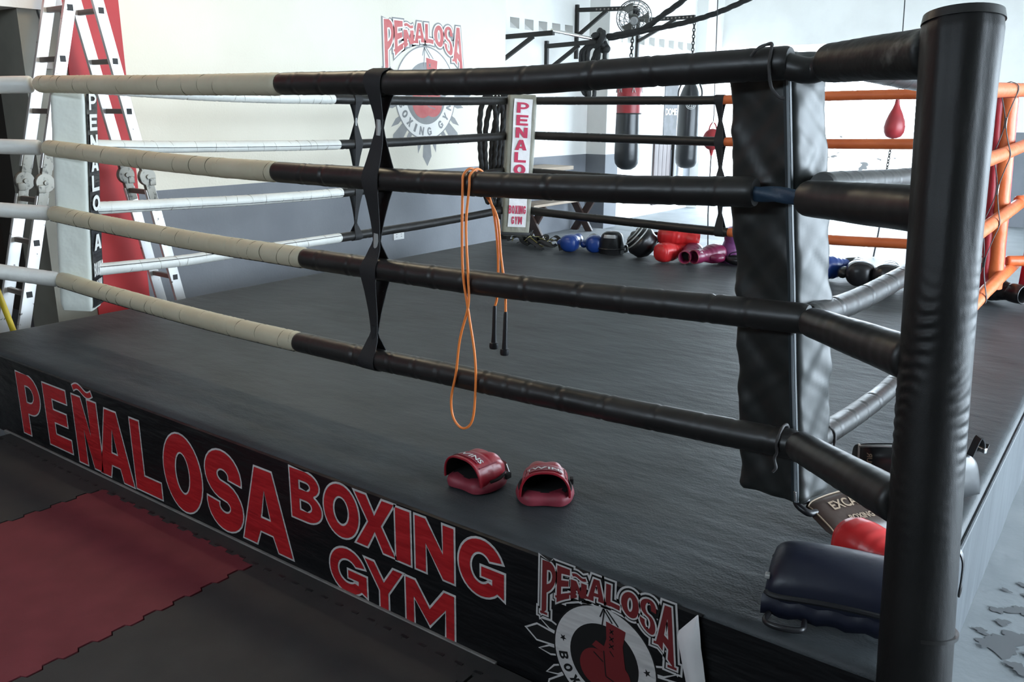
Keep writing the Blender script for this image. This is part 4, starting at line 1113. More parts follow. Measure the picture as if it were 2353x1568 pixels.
# ------------------------------------------------------------------ focus mitts
def focus_mitt(label, loc, rz, seed):
    """local: wrist opening towards -y, finger end towards +y, sole on z = 0"""
    t = thing('focus_mitt', label, 'focus mitt', loc, (0, 0, rz), 'red focus mitts on the near canvas')
    # sole: rounded pad with a notched wrist edge
    n = 56; vs = []; rings = [(-.010, .000), (.0, .006), (.004, .018), (.0, .031), (-.010, .038), (-.03, .040)]
    out = []
    for k in range(n):
        a = 2 * PI * k / n
        x = .099 * math.sin(a) * (1 + .05 * math.cos(2 * a)); y = -.108 * math.cos(a) if math.cos(a) > 0 else -.098 * math.cos(a)
        if abs(a) < .75 or abs(a - 2 * PI) < .75:
            aa = min(a, 2 * PI - a); y += .024 * (math.cos(aa / .75 * PI) * .5 + .5) 
        out.append((x, y))
    mb = MB()
    for (d, z) in rings:
        for k in range(n):
            x, y = out[k]; L = math.hypot(x, y); f = (L + d) / L
            zz = z + (.010 * max(0, -y - .05) / .05 * abs(x) / .09 if z > .01 else 0)
            vs.append(V(x * f, y * f, zz))
    R_ = len(rings)
    fs = [(i * n + k, i * n + (k + 1) % n, (i + 1) * n + (k + 1) % n, (i + 1) * n + k) for i in range(R_ - 1) for k in range(n)]
    fs += [tuple(range(n - 1, -1, -1)), tuple((R_ - 1) * n + k for k in range(n))]
    mb.add(vs, fs).build('target_pad', M['mitt_rim'], t, local=True)
    # dark welt between sole and hand cover
    w = MB().tube([V(x * .90, y * .90, .037 + .004 * max(0, y / .1)) for x, y in out if y > -.045], .006, 8).build('welt', M['liner'], t, local=True)
    MB().poly([[(x * .84, y * .84 if y > -.06 else -.062) for x, y in out]], lambda a, b, t_: V(a, b, .0415)).build('insole', M['liner'], t, local=True)
    # hand cover
    def prof(v):
        wd = .083 * (1 - .12 * v) * math.sqrt(max(0.0, 1 - max(0, (v - .62) / .38) ** 2.2))
        hh = (.092 - .020 * v) * math.sqrt(max(0.0, 1 - max(0, (v - .55) / .45) ** 2.0))
        return wd, hh
    def cover(u, v, sh=0.0):
        wd, hh = prof(v); a = PI * u
        k = 1.0
        if v > .45:
            k += .085 * min(1, (v - .45) / .2) * (abs(math.sin(a * 4)) - .5) * math.sin(a)
        k += .018 * noise.noise(V(u * 5 + seed, v * 6, 0)) - .03 * math.exp(-((v - .46) / .018) ** 2) * math.sin(a) - .025 * math.exp(-((v - .06) / .014) ** 2)
        c, s = math.cos(a), math.sin(a)
        ca = math.copysign(abs(c) ** .8, c); sa = s ** .85
        return V(ca * (wd * k - sh), lerp(-.078, .100, v) - .012 * s * (1 - v), .034 + sa * (hh * k - sh))
    cv_ = MB().grid(40, 40, lambda u, v: cover(u, v)).build('hand_cover', M['mitt_red'], t, local=True, ang=70)
    MB().grid(24, 20, lambda u, v: cover(u, v * .96, .005)).build('lining', M['liner'], cv_, local=True)
    MB().tube([cover(i / 30, 0, .0025) for i in range(31)], .0042, 8).build('opening_trim', M['mitt_red'], cv_, local=True)
    for u0 in (.22, .78):
        MB().tube([cover(u0, .08 + .5 * i / 12, -.001) for i in range(13)], .0022, 6).build('piping', M['mitt_rim'], cv_, local=True)
    pt = MB().grid(10, 6, lambda u, v: cover(lerp(.30, .70, u), lerp(.10, .36, v), -.0022)).build('name_patch', M['mitt_rim'], t, local=True)
    pt['label'] = 'name patch on the hand cover'
    label_text('TWINS', .030, 'lettering', M['white_leather'], pt, lambda x, y: cover(.5 - x / .21 , .20 + y / .178, -.0036))
    MB().box((.090, .052, .036), (.012, .026, .020), bev=.003).build('side_tag', M['liner'], t, local=True)
    MB().grid(10, 8, lambda u, v: V(.070 * math.cos(PI * u) * (1 - .25 * v), .085 + .022 * math.sin(PI * u) + .004, .020 + .036 * v)).build('toe_patch', M['white_leather'], t, local=True)
    return t
focus_mitt('left red focus mitt on the canvas, turned sideways to the camera', (-1.411, .251, ZD + .001), math.radians(-2), 2)
focus_mitt('right red focus mitt on the canvas, its dark opening facing the camera', (-1.169, .306, ZD + .001), math.radians(34), 5)

# ------------------------------------------------------------------ boxing gloves
def glove(label, loc, rot, m, cuff_m, name='boxing_glove', s=1.0, group=None, text=None, trim=None):
    """local: fist towards +y, cuff towards -y, thumb at +x side, palm down; rests on z = 0"""
    t = thing(name, label, 'boxing glove', loc, rot, group)
    ys = [(-.080, .052, .050), (-.05, .053, .051), (-.02, .060, .056), (.015, .074, .066), (.05, .083, .075), (.095, .086, .079), (.130, .082, .077), (.155, .070, .068), (.170, .050, .050), (.178, .026, .026), (.181, .003, .003)]
    P = spline([V(0, y, 0) for y, a, b in ys], .008)
    def at(y):
        for i in range(len(ys) - 1):
            if y <= ys[i + 1][0]:
                k = (y - ys[i][0]) / (ys[i + 1][0] - ys[i][0]); k = k * k * (3 - 2 * k)
                return lerp(ys[i][1], ys[i + 1][1], k), lerp(ys[i][2], ys[i + 1][2], k)
        return ys[-1][1:]
    seg = 28; vs = []
    Y = [lerp(-.080, .179, i / 44) for i in range(45)]
    for y in Y:
        a_, b_ = at(y)
        for k in range(seg):
            an = 2 * PI * k / seg; c, sn = math.cos(an), math.sin(an)
            d = 1 + .02 * noise.noise(V(c * 2, sn * 2, y * 18))
            d -= .05 * math.exp(-((y - .062) / .010) ** 2) * max(0, -sn)
            pc, ps = math.copysign(abs(c) ** .82, c), math.copysign(abs(sn) ** .82, sn)
            vs.append(V(pc * a_ * d, y, (.078 + ps * b_ * d)) * s)
    fs = [(i * seg + k, i * seg + (k + 1) % seg, (i + 1) * seg + (k + 1) % seg, (i + 1) * seg + k) for i in range(44) for k in range(seg)]
    fs.append(tuple(44 * seg + k for k in range(seg)))
    MB().add(vs, fs).build('fist', m, t, local=True, ang=70)
    th = spline([V(.050, -.005, .070), V(.086, .03, .070), (.098, .065, .068), (.086, .105, .064)], .006)
    n = len(th)
    MB().tube([p * s for p in th], [s * (.025 + .011 * math.sin(PI * min(1, i / n * 1.1))) * (1 if i < n - 4 else (.9, .75, .5, .2)[i - n + 4]) for i in range(n)], 16).build('thumb', m, t, local=True, ang=70)
    cf = MB().lathe([(.053, -.004), (.057, .01), (.059, .05), (.057, .085), (.053, .088), (.048, .085), (.046, .05), (.040, .006)], V(0, -.062, .078) * s, 28, axis=(0, -1, 0))
    c_ = V(0, -.062, .078) * s
    cf.v = [c_ + (p - c_) * s for p in cf.v]
    co = cf.build('cuff', cuff_m, t, local=True, ang=70)
    MB().tube([V(math.cos(a) * .0545, -.148, .078 + math.sin(a) * .0545) * s for a in [2 * PI * i / 24 for i in range(24)]], .004 * s, 8, closed=True).build('cuff_trim', trim or cuff_m, co, local=True)
    MB().ball(V(0, -.075, .078) * s, .040 * s, (1, .15, 1), 20, 8).build('inside', M['liner'], t, local=True)
    if text:
        label_text(text, .036 * s, 'lettering', M['white_leather'], co, lambda x, y: V(math.sin(-x / (.060 * s)) * .0605 * s, -.108 * s + y, .078 * s + math.cos(x / (.060 * s)) * .0605 * s))
    return t
def R3(x, y, z): return (math.radians(x), math.radians(y), math.radians(z))
Zg = ZD + .004
GG = 'gear lying along the far edge of the ring'
glove('left blue boxing glove on the far canvas, thumb seam showing', (-3.91, 4.75, Zg), R3(0, 0, 195), M['glove_blue'], M['glove_blue'], group=GG, s=1.0)
glove('right blue boxing glove beside the black mitt on the far canvas', (-3.735, 4.84, Zg), R3(0, 0, 214), M['glove_blue'], M['glove_black'], group=GG, s=1.0)
glove('red boxing glove lying on top of another red glove', (-2.94, 4.93, Zg + .105), R3(6, -6, 105), M['glove_red'], M['glove_red'], group=GG, s=1.08)
glove('red boxing glove underneath, in front of the other red glove', (-2.92, 4.80, Zg), R3(0, 0, 160), M['glove_red'], M['glove_red'], group=GG, s=1.05)
glove('pink boxing glove with its open cuff facing the camera', (-2.77, 4.80, Zg), R3(4, 0, 8), M['glove_pink'], M['glove_pink'], group=GG, s=.96, trim=M['mitt_rim'])
glove('pink boxing glove with white TWINS lettering on its cuff', (-2.63, 4.82, Zg), R3(2, 6, -20), M['glove_pink'], M['glove_pink'], group=GG, s=1.02, text='TWINS', trim=M['mitt_rim'])
glove('purple boxing glove leaning behind the pink lettered glove', (-2.47, 5.0 - .03, Zg + .10), R3(-70, 0, 30), M['glove_purple'], M['glove_purple'], group=GG, s=1.1, trim=M['white_leather'])
glove('blue boxing glove right of the near corner pad', (-1.565, 4.84, Zg), R3(0, 0, 140), M['glove_blue'], M['glove_black'], group=GG, s=1.2)
glove('left black boxing glove of the pair beside the blue glove', (-1.385, 4.78, Zg), R3(0, 0, 200), M['glove_black'], M['glove_black'], group=GG, s=1.2)
glove('middle black boxing glove beyond the right ropes', (-1.175, 4.78, Zg), R3(0, 0, 190), M['glove_black'], M['glove_black'], group=GG, s=1.2)
glove('black boxing glove nearest the front post on the far canvas', (-.95, 4.88, Zg), R3(0, 0, 160), M['glove_black'], M['glove_black'], group=GG, s=1.2)

# black curved mitt with a pale label
bm_ = thing('punch_mitt', 'black curved punch mitt with a pale label right of the blue gloves', 'punch mitt', (-3.53, 4.80, Zg), R3(0, 0, 30), GG); bm_.scale = (1.3, 1.3, 1.3)
def shell(u, v):
    a = 2 * PI * u; e = PI / 2 * v
    k = 1 + .05 * noise.noise(V(math.cos(a) * 2, math.sin(a) * 2, v * 4))
    return V(.088 * math.cos(a) * math.cos(e) ** .45 * k, .066 * math.sin(a) * math.cos(e) ** .45 * k - .03 * math.sin(e), .003 + .155 * math.sin(e) ** .9)
mm = MB().grid(36, 16, shell)
mm.build('body', M['glove_black'], bm_, local=True, ang=60)
MB().tube([shell(i / 36, .12) * 1.03 for i in range(36)], .007, 8, closed=True).build('rim', M['plastic_black'], bm_, local=True)
MB().grid(8, 4, lambda u, v: shell(lerp(.62, .80, u), lerp(.48, .64, v)) * 1.02 - V(0, .004, 0)).build('label_patch', M['tape_silver'], bm_, local=True)
MB().tube(spline([(.07, .0, .04), (.10, .01, .05), (.105, .01, .02), (.08, .0, .015)], .01), .010, 8).build('strap', M['glove_black'], bm_, local=True)
# headguard
hg = thing('headguard', 'black headguard with white stripes left of the red gloves', 'headguard', (-3.225, 4.80, Zg), R3(0, 0, 215), GG)
_q = Matrix.Rotation(math.radians(-48), 3, V(-.53, .85, 0)) @ Matrix.Rotation(math.radians(215), 3, 'Z')
hg.rotation_euler = _q.to_euler(); hg.location = V(-3.225, 4.80, Zg + .128) - _q @ V(0, 0, .112)
def hguard(u, v):
    a = lerp(-.45 * PI, 1.35 * PI, u); e = lerp(-.35, .5, v) * PI
    return V(.135 * math.cos(a) * math.cos(e), .135 * math.sin(a) * math.cos(e), .112 + .125 * math.sin(e)) * (1 + .03 * math.sin(e * 9) + .015 * noise.noise(V(u * 5, v * 5, 3)))
MB().grid(34, 22, hguard).build('shell', M['glove_black'], hg, local=True, ang=70)
for k, v0 in enumerate((.60, .70, .80)):
    MB().tube([V(0, 0, .112) + (hguard(u / 20 * .9 + .05, v0) - V(0, 0, .112)) * 1.03 for u in range(21)], .006, 6).build('stripe', M['tape_silver'], hg, local=True)
MB().ball((-.06, -.128, .06), .012, (1, .4, 1), 12, 8).build('rivet', M['chrome'], hg, local=True)
MB().ribbon(spline([(-.11, -.08, .09), (-.15, -.09, .05), (-.13, -.08, .012), (-.07, -.11, .01)], .01), V(.2, .2, 1), .03, .006).build('chin_strap', M['glove_black'], hg, local=True)
bp = thing('belly_strap', 'black strapped pad half hidden behind the near corner pad', 'pad', (-2.39, 4.93, Zg), R3(0, 0, 10), GG)
MB().ball((0, 0, .045), .10, (1.1, .8, .45), 24, 12).build('body', M['glove_black'], bp, local=True)
MB().ribbon(spline([(-.09, 0, .05), (-.06, -.02, .10), (.02, 0, .115), (.09, .02, .06)], .01), V(0, 1, 0), .03, .006).build('strap', M['glove_black'], bp, local=True)
# agility ladder heap
al = thing('agility_ladder', 'heap of yellow and black agility ladder webbing at the far left pad', 'agility ladder', (-4.30, 4.74, Zg), R3(0, 0, -30), GG); al.scale = (1.15, 1.15, 1.15)
rr = random.Random(12)
for k in range(9):
    x0 = -.30 + k * .05
    pts = [V(x0 + rr.uniform(-.05, .05), -.10 + .07 * i + rr.uniform(-.03, .03), .010 + .07 * abs(math.sin(i * 1.1 + k)) * rr.uniform(.4, 1)) for i in range(4)]
    MB().ribbon(spline(pts, .015), V(1, 0, .4), .032, .003).build('rung_slat', M['strap_yellow'] if k % 2 == 0 else M['web'], al, local=True)
for k in range(5):
    pts = [V(-.32 + .075 * i + rr.uniform(-.02, .02), .12 - .06 * k + rr.uniform(-.04, .04), .012 + .085 * abs(math.sin(i * .9 + k * 1.3)) * rr.uniform(.4, 1)) for i in range(10)]
    MB().ribbon(spline(pts, .015), V(0, 1, .5), .028, .003).build('side_strap', M['web'], al, local=True)

# ------------------------------------------------------------------ gear under the near right corner
# navy curved thai pad
tp = thing('thai_pad', 'large navy curved leather pad lying at the foot of the near post', 'kick pad', (-.205, .198, Zg), R3(0, 0, 14)); tp.scale = (1.08, 1.08, 1.22)
def thai(u, v):
    # u along the length (towards the camera side post), v around
    a = 2 * PI * v
    e = (1 - abs(2 * u - 1) ** 9) ** .5 if 0 < u < 1 else 0
    e = max(e, .02)
    w_, h_ = .100 * (.80 + .20 * e), .052 * e
    c, s = math.cos(a), math.sin(a)
    y = math.copysign(abs(c) ** .62, c) * w_; z = math.copysign(abs(s) ** .70, s) * h_
    bend = .040 * (1 - (y / .10) ** 2) + .018 * (1 - (2 * u - 1) ** 2)
    return V(lerp(-.140, .19, u), y, .060 + z + bend * .55 - .012)
MB().grid(36, 48, thai).build('body', M['navy'], tp, local=True, ang=80)
MB().tube([thai(.5 - .492 * math.cos(2 * PI * i / 72) if True else 0, (0.0 if i < 36 else .5)) for i in range(73)], .0065, 8, caps=False).build('piping', M['plastic_black'], tp, local=True)
MB().grid(16, 8, lambda u, v: V(lerp(-.145, .19, u), -.094 - .012 * math.sin(PI * v), lerp(.05, .004, v) + .004 * math.sin(u * 30))).build('flap', M['navy'], tp, local=True)
MB().tube(spline([(-.125, -.10, .012), (-.13, -.135, .010), (-.10, -.150, .010), (-.05, -.142, .010), (-.045, -.105, .012)], .008), .0065, 10).build('strap_loop', M['plastic_black'], tp, local=True)
MB().box((-.138, -.072, .083), (.012, .018, .010), bev=.003).build('buckle', M['tape_silver'], tp, local=True)
# red glove on its white lining behind the navy pad
glove('red glove lying between the navy pad and the near post', (-.112, .365, Zg + .036), R3(0, 0, 66), M['glove_red'], M['glove_red'], s=.84)
wp = thing('coaching_mitt', 'white rimmed coaching mitt half under the red glove', 'mitt', (-.205, .450, Zg), R3(0, 0, 20))
MB().lathe([(0, 0), (.075, 0), (.085, .008), (.086, .022), (.078, .030), (0, .034)], (0, 0, 0), 36).build('body', M['white_leather'], wp, local=True)
MB().tube([V(.086 * math.cos(a), .086 * math.sin(a), .016) for a in [2 * PI * i / 36 for i in range(36)]], .004, 6, closed=True).build('rim', M['plastic_black'], wp, local=True)
# brown lettered belt
bb = thing('belly_guard', 'brown leather guard with gold lettering under the near corner pad', 'body guard', (-.290, .600, Zg + .002), R3(22, 0, 66))
def belt(u, v):
    x = lerp(-.03, .30, u)
    w_ = .070 + .02 * math.sin(u * 2.6)
    y = lerp(-w_, w_, v) - .03 * u * u
    r = min(1.0, u / .10)
    y *= math.sqrt(1 - (1 - r) ** 2) * .45 + .55
    e = 1 - abs(2 * v - 1) ** 6
    return V(x, y + .07, .006 + .024 * e * (1 - abs(2 * u - 1) ** 8))
bdy = MB().grid(30, 16, belt)
bdy.grid(30, 16, lambda u, v: belt(u, v) * 1.0 - V(0, 0, .03 * (1 - abs(2 * v - 1) ** 6) * (1 - abs(2 * u - 1) ** 8) + .002))
bdy.build('body', M['leather_brown'], bb, local=True, ang=80)
MB().tube([belt(.03, i / 20) + V(0, 0, .004) for i in range(1, 20)] + [belt(i / 20, .95) + V(0, 0, .003) for i in range(1, 20)], .0022, 6).build('edge_stitching', M['print_gold'], bb, local=True)
label_text('EXCALIBUR', .042, 'lettering', M['print_gold'], bb, lambda x, y: belt((x + .145 + .03) / .33, .64 + y / .15) + V(0, 0, .0025))
label_text('BOXING GEAR', .025, 'lettering', M['print_gold'], bb, lambda x, y: belt((x + .145 + .03) / .33, .30 + y / .15) + V(0, 0, .0025))
MB().tube(spline([(-.01, .10, .012), (-.045, .105, .016), (-.05, .15, .016), (.0, .15, .012)], .01), .011, 10).build('strap', M['plastic_black'], bb, local=True)
# black body protector standing behind the post
bo = thing('body_protector', 'black body protector with straps standing behind the near post', 'body protector', (-.24, 1.08, Zg), R3(0, 0, 30))
def prot(u, v):
    a = lerp(-.9, .9, u) * PI / 2
    e = max(.0, 1 - abs(2 * v - 1) ** 4) * max(0.0, 1 - abs(2 * u - 1) ** 8)
    return V(.15 * math.sin(a), -.07 * math.cos(a) - .035 * e, .006 + .185 * v * (.75 + .25 * math.cos(a * .9)))
pm = MB().grid(30, 30, prot)
pm.grid(30, 30, lambda u, v: prot(u, v) + V(0, .05 * (1 - abs(2 * v - 1) ** 4) + .004, 0))
pm.build('shell', M['glove_black'], bo, local=True, ang=80)
MB().tube([prot(0.03, i / 20) for i in range(21)] + [prot(i / 20, .97) for i in range(1, 20)] + [prot(.97, 1 - i / 20) for i in range(21)], .005, 8).build('piping', M['tape_silver'], bo, local=True)
for sgn in (1,):
    MB().ribbon(spline([(sgn * .10, -.02, .17), (sgn * .12, .02, .215), (sgn * .16, .05, .20), (sgn * .19, .06, .15)], .01), V(.3, 1, 0), .035, .006).build('shoulder_strap', M['plastic_black'], bo, local=True)
label_text('EXCALIBUR', .030, 'lettering', M['print_gold'], bo, lambda x, y: prot(.16 + y / .4, .52 + x / .22) + V(-.004, -.005, 0))
dp = thing('leather_pad', 'worn grey leather pad with a buckled strap, right of the near post', 'pad', (-.055, 1.13, Zg), R3(0, 0, 60))
def lp_(u, v, side):
    e = (max(0, 1 - abs(2 * u - 1) ** 3.0)) ** .5 * (max(0, 1 - abs(2 * v - 1) ** 3.0)) ** .5
    return V(lerp(-.085, .085, u), .03 * (v - .3) + side * .022 * e, .004 + .155 * v * (1 - .35 * (2 * u - 1) ** 2))
pm = MB(); pm.grid(20, 20, lambda u, v: lp_(u, v, -1)); pm.grid(20, 20, lambda u, v: lp_(u, v, 1))
pm.build('body', M['bag_black'], dp, local=True, ang=80)
MB().ribbon(spline([(.02, 0, .15), (.035, -.01, .215), (.055, -.01, .195), (.075, 0, .155), (.10, .01, .175)], .008), V(0, 1, .2), .024, .005).build('strap', M['plastic_black'], dp, local=True)
MB().box((.066, -.005, .165), (.014, .030, .018), bev=.003).build('buckle', M['chrome'], dp, local=True)
hk = thing('hanging_strap', 'short black strap hanging over the ring edge right of the near post', 'strap', (.02, .74, .44))
MB().ribbon(spline([(-.03, .76, .468), (.006, .75, .463), (.026, .74, .435), (.030, .74, .385), (.030, .74, .345)], .008), V(0, 1, 0), .022, .004).build('webbing', M['plastic_black'], hk)
MB().tube([V(.031, .74 + .012 * math.cos(a), .335 + .018 * math.sin(a)) for a in [2 * PI * i / 16 for i in range(16)]], .0035, 8, closed=True).build('ring', M['steel_dark'], hk)
# bag and clothes at the far right corner
glove('black glove on the canvas at the foot of the red corner pad', (-.42, 4.66, Zg), R3(0, 0, 60), M['glove_black'], M['glove_black'], s=1.1)
jc = thing('hanging_jersey', 'red and white jersey hanging at the right edge beyond the orange ropes', 'jersey', (-.22, 4.75, 1.1))
def jer(u, v): return V(lerp(-.34, .10, u), 4.78 + .03 * math.sin(u * 22 + v * 2) + .02 * math.sin(u * 9), lerp(1.24, .52, v) - .03 * math.sin(u * 12) * v)
MB().grid(40, 20, jer).build('cloth', M['fabric_red'], jc, ang=80).modifiers.new('thick', 'SOLIDIFY').thickness = .006
MB().grid(20, 6, lambda u, v: jer(lerp(.1, .9, u), lerp(.46, .58 + .05 * math.sin(u * 15), v)) + V(0, -.008, 0)).build('white_panel', M['white_leather'], jc, ang=80)

# black rope coiled over the far left post
cl = thing('rope_coil', 'coil of thick black rope hanging on the far left post beside the white pad', 'rope', (-4.78, 4.75, 1.8))
for k in range(4):
    cx, cy = -4.86 + .055 * k, 4.70 + .045 * k
    ln = [1.00, 1.06, 1.12, 1.16][k]; w_ = .075 + .012 * k
    pts = [V(cx + w_ * .8 * math.sin(a) + .02 * math.sin(2 * a + k), cy + w_ * .6 * math.sin(a), 1.84 - ln / 2 + ln / 2 * math.cos(a) - .02 * k) for a in [2 * PI * i / 26 for i in range(27)]]
    twisted(pts, .024, .09, step=.012, seg=12, amp=.18).build('loop', M['rope_black'], cl)
MB().tube(spline([(-4.90, 4.66, 1.86), (-4.80, 4.76, 1.90), (-4.70, 4.84, 1.86)], .02), .03, 12).build('binding', M['rope_black'], cl)
# ------------------------------------------------------------------ far end of the hall
# bench along the wall
be = thing('wooden_bench', 'wooden bench on crossed legs by the far left wall', 'bench', (-6.35, 8.15, 0))
BX0, BX1, BY0, BY1 = -6.49, -6.14, 7.30, 9.0
tp_ = MB()
for k in range(3):
    x0 = lerp(BX0, BX1, k / 3) + .004; x1 = lerp(BX0, BX1, (k + 1) / 3) - .004
    tp_.box(((x0 + x1) / 2, (BY0 + BY1) / 2, .485), (x1 - x0, BY1 - BY0, .035), bev=.004)
tp_.build('seat', M['wood_top'], be)
MB().box(((BX0 + BX1) / 2, BY0 + .02, .43), (BX1 - BX0, .04, .085), bev=.004).build('end_board', M['wood_dark'], be)
for y in (7.55, 8.76):
    for s in (-1, 1):
        xm = (BX0 + BX1) / 2
        MB().bar((xm - s * .15, y + s * .02, 0.0), (xm + s * .15, y + s * .02, .465), .10, .045, up=(0, 1, 0), bev=.004).build('leg', M['wood_dark'], be)
sh = thing('wall_shelf', 'pale wooden shelf board on the far left wall above the bench', 'shelf', (-6.3, 7.5, .95))
MB().box((-6.30, 7.45, .955), (.48, 1.30, .05), bev=.004).build('board', M['wood_top'], sh)
for y in (6.95, 7.98):
    b_ = MB(); b_.bar((-6.53, y, .70), (-6.16, y, .925), .04, .05, up=(0, 1, 0)); b_.bar((-6.53, y, .68), (-6.53, y, .93), .04, .04)
    b_.build('bracket', M['wood_dark'], sh)

# steel wall brackets
def bracket(label, y, zarm, zdrop, xarm, xdiag, zdiag, rise=.0, holes_=True):
    t = thing('wall_bracket', label, 'bracket', (XF, y, zarm), group='dark steel brackets on the far left wall')
    MB().bar((XF + .02, y, zarm + .07), (XF + .02, y, zdrop), .055, .04, up=(0, 1, 0)).build('wall_plate', M['steel_dark'], t)
    MB().bar((XF, y, zarm), (xarm, y, zarm + rise), .045, .055).build('arm', M['steel_dark'], t)
    MB().bar((XF + .03, y, zdiag), (xdiag, y, zarm + rise * .5 - .02), .04, .045).build('brace', M['steel_dark'], t)
    if holes_:
        h = MB(); n = 10
        for i in range(n):
            x = lerp(XF + .35, xarm - .05, i / (n - 1)); h.box((x, y - .0235, zarm + rise * (x - XF) / (xarm - XF)), (.022, .003, .022))
        h.build('punched_holes', M['alu_rung'], t, smooth=False)
    return t
bracket('steel bracket with the pull-up bar, left one half hidden by the wall corner', 7.10, 2.575, 2.2, -5.75, -6.05, 2.30, .02, False)
bracket('steel bracket carrying the far end of the pull-up bar and the thick rope', 8.09, 2.525, 2.03, -5.75, -6.02, 2.21, .03, False)
bracket('steel bracket under the wall fan with a drilled arm', 8.823, 3.045, 2.40, -5.59, -6.05, 2.70, -.03)
bracket('steel bracket holding the black heavy bag chain, right of the fan', 10.579, 3.050, 2.30, -5.58, -5.90, 2.74, .0)
pb_ = thing('pull_up_bar', 'chrome pull-up bar between two steel brackets', 'bar', (-5.76, 7.7, 2.6))
MB().tube([V(-5.765, 7.08, 2.622), V(-5.765, 8.26, 2.577)], .020, 16).build('tube', M['chrome'], pb_)
# thick rope thrown over the pull-up bar
br = thing('battle_rope', 'thick black rope knotted on the pull-up bar and rising to the ceiling', 'rope', (-5.7, 8.2, 2.6))
kn = [V(-5.76 + .06 * math.cos(a * 2.3 + .4) + .03 * math.sin(a), 8.17 + .06 * math.sin(a * 1.7), 2.585 + .075 * math.sin(a * 1.3) - .012 * a + .05) for a in [i * .35 for i in range(26)]]
twisted(kn, .040, .12, step=.014, seg=12, amp=.18).build('knot', M['rope_black'], br)
twisted([(-5.66, 8.20, 2.62), (-5.36, 8.2, 2.655), (-5.14, 8.2, 2.692), (-4.846, 8.2, 2.86), (-4.62, 8.2, 2.995), (-4.0, 8.2, 3.45), (-3.4, 8.2, 3.95)], .034, .14, step=.02, seg=14, amp=.16).build('strand', M['rope_black'], br)
twisted([(-5.66, 8.24, 2.60), (-5.36, 8.24, 2.635), (-5.13, 8.2, 2.665), (-4.438, 8.2, 2.763), (-3.828, 8.2, 2.943), (-2.6, 8.2, 3.45), (-1.4, 8.2, 3.95)], .031, .14, step=.02, seg=14, amp=.16).build('strand', M['rope_black'], br)
for dx, dz in ((-.09, 2.02), (-.14, 1.95), (-.04, 1.86)):
    twisted([(-5.72, 8.12, 2.58), (-5.86 + dx, 8.14, 2.45), (-5.86 + dx, 8.15, 2.2), (-5.84 + dx, 8.16, dz), (-5.79 + dx, 8.18, dz - .03), (-5.77 + dx, 8.20, 2.2), (-5.75 + dx * .5, 8.20, 2.45), (-5.72, 8.2, 2.56)], .027, .12, step=.02, seg=12, amp=.18).build('hanging_loop', M['rope_black'], br)
tl = MB().tube(spline([(-5.70, 8.2, 2.56), (-5.665, 8.2, 2.48), (-5.69, 8.2, 2.40), (-5.685, 8.2, 2.30), (-5.69, 8.2, 2.18)], .02), .028, 12)
tl.ball((-5.665, 8.2, 2.47), .05); tl.ball((-5.69, 8.2, 2.31), .05)
tl.build('knotted_tail', M['rope_black'], br)

# wall fan
fn_ = thing('wall_fan', 'round wire cage fan on a steel bracket above the heavy bags', 'fan', (-5.45, 8.55, 2.87))
ax = V(.45, -.80, -.40).normalized(); fc = V(-5.46, 8.52, 2.86)
Q = ax.to_track_quat('Z', 'Y').to_matrix()
cg = MB()
for rr_, zz in ((.225, 0), (.225, -.02), (.19, .055), (.13, .085), (.06, .10), (.19, -.075), (.12, -.10)):
    cg.tube([fc + Q @ V(rr_ * math.cos(a), rr_ * math.sin(a), zz) for a in [2 * PI * i / 32 for i in range(32)]], .0045, 6, closed=True)
for k in range(20):
    a = 2 * PI * k / 20
    cg.tube([fc + Q @ V(r_ * math.cos(a + tw), r_ * math.sin(a + tw), z_) for r_, z_, tw in ((.06, .10, .25), (.13, .085, .15), (.19, .055, .06), (.225, 0, 0), (.19, -.075, 0), (.12, -.10, 0))], .0026, 5)
cg.build('cage', M['fan_metal'], fn_)
for k in range(3):
    def bl(u, v, k=k):
        a = 2 * PI * k / 3 + lerp(-.42, .42, u) * (.5 + v * .6); r_ = lerp(.04, .195, v)
        return fc + Q @ V(r_ * math.cos(a), r_ * math.sin(a), .012 + .035 * (u - .5))
    b_ = MB().grid(8, 8, bl).build('blade', M['fan_blade'], fn_); b_.modifiers.new('thick', 'SOLIDIFY').thickness = .004
MB().lathe([(0, -.02), (.05, -.02), (.055, .03), (.04, .05), (0, .052)], fc, 24, axis=ax).build('hub', M['fan_blade'], fn_)
MB().lathe([(.050, 0), (.052, .006), (.030, .010), (.028, .004)], fc + ax * .102, 24, axis=ax).build('badge', M['tape_silver'], fn_)
MB().lathe([(0, -.22), (.06, -.22), (.075, -.18), (.075, -.10), (.05, -.07), (0, -.07)], fc, 24, axis=ax).build('motor', M['plastic_black'], fn_)
a_ = MB(); a_.bar(fc - ax * .17, (-5.60, 8.815, 2.985), .035, .035); a_.box((-5.60, 8.815, 2.985), (.09, .07, .05), bev=.005)
a_.build('mount', M['plastic_black'], fn_)

def chain(mb, p, q, link=.05, r=.006):
    p, q = Vector(p), Vector(q); d = q - p; n = max(2, int(d.length / (link * .74))); d.normalize()
    s = d.orthogonal().normalized(); b_ = d.cross(s)
    for i in range(n):
        c = p + (q - p) * ((i + .5) / n); o = s if i % 2 == 0 else b_
        mb.tube([c + d * (link * .5 * math.cos(a)) + o * (link * .30 * math.sin(a)) for a in [2 * PI * k / 12 for k in range(12)]], r, 6, closed=True)
    return mb
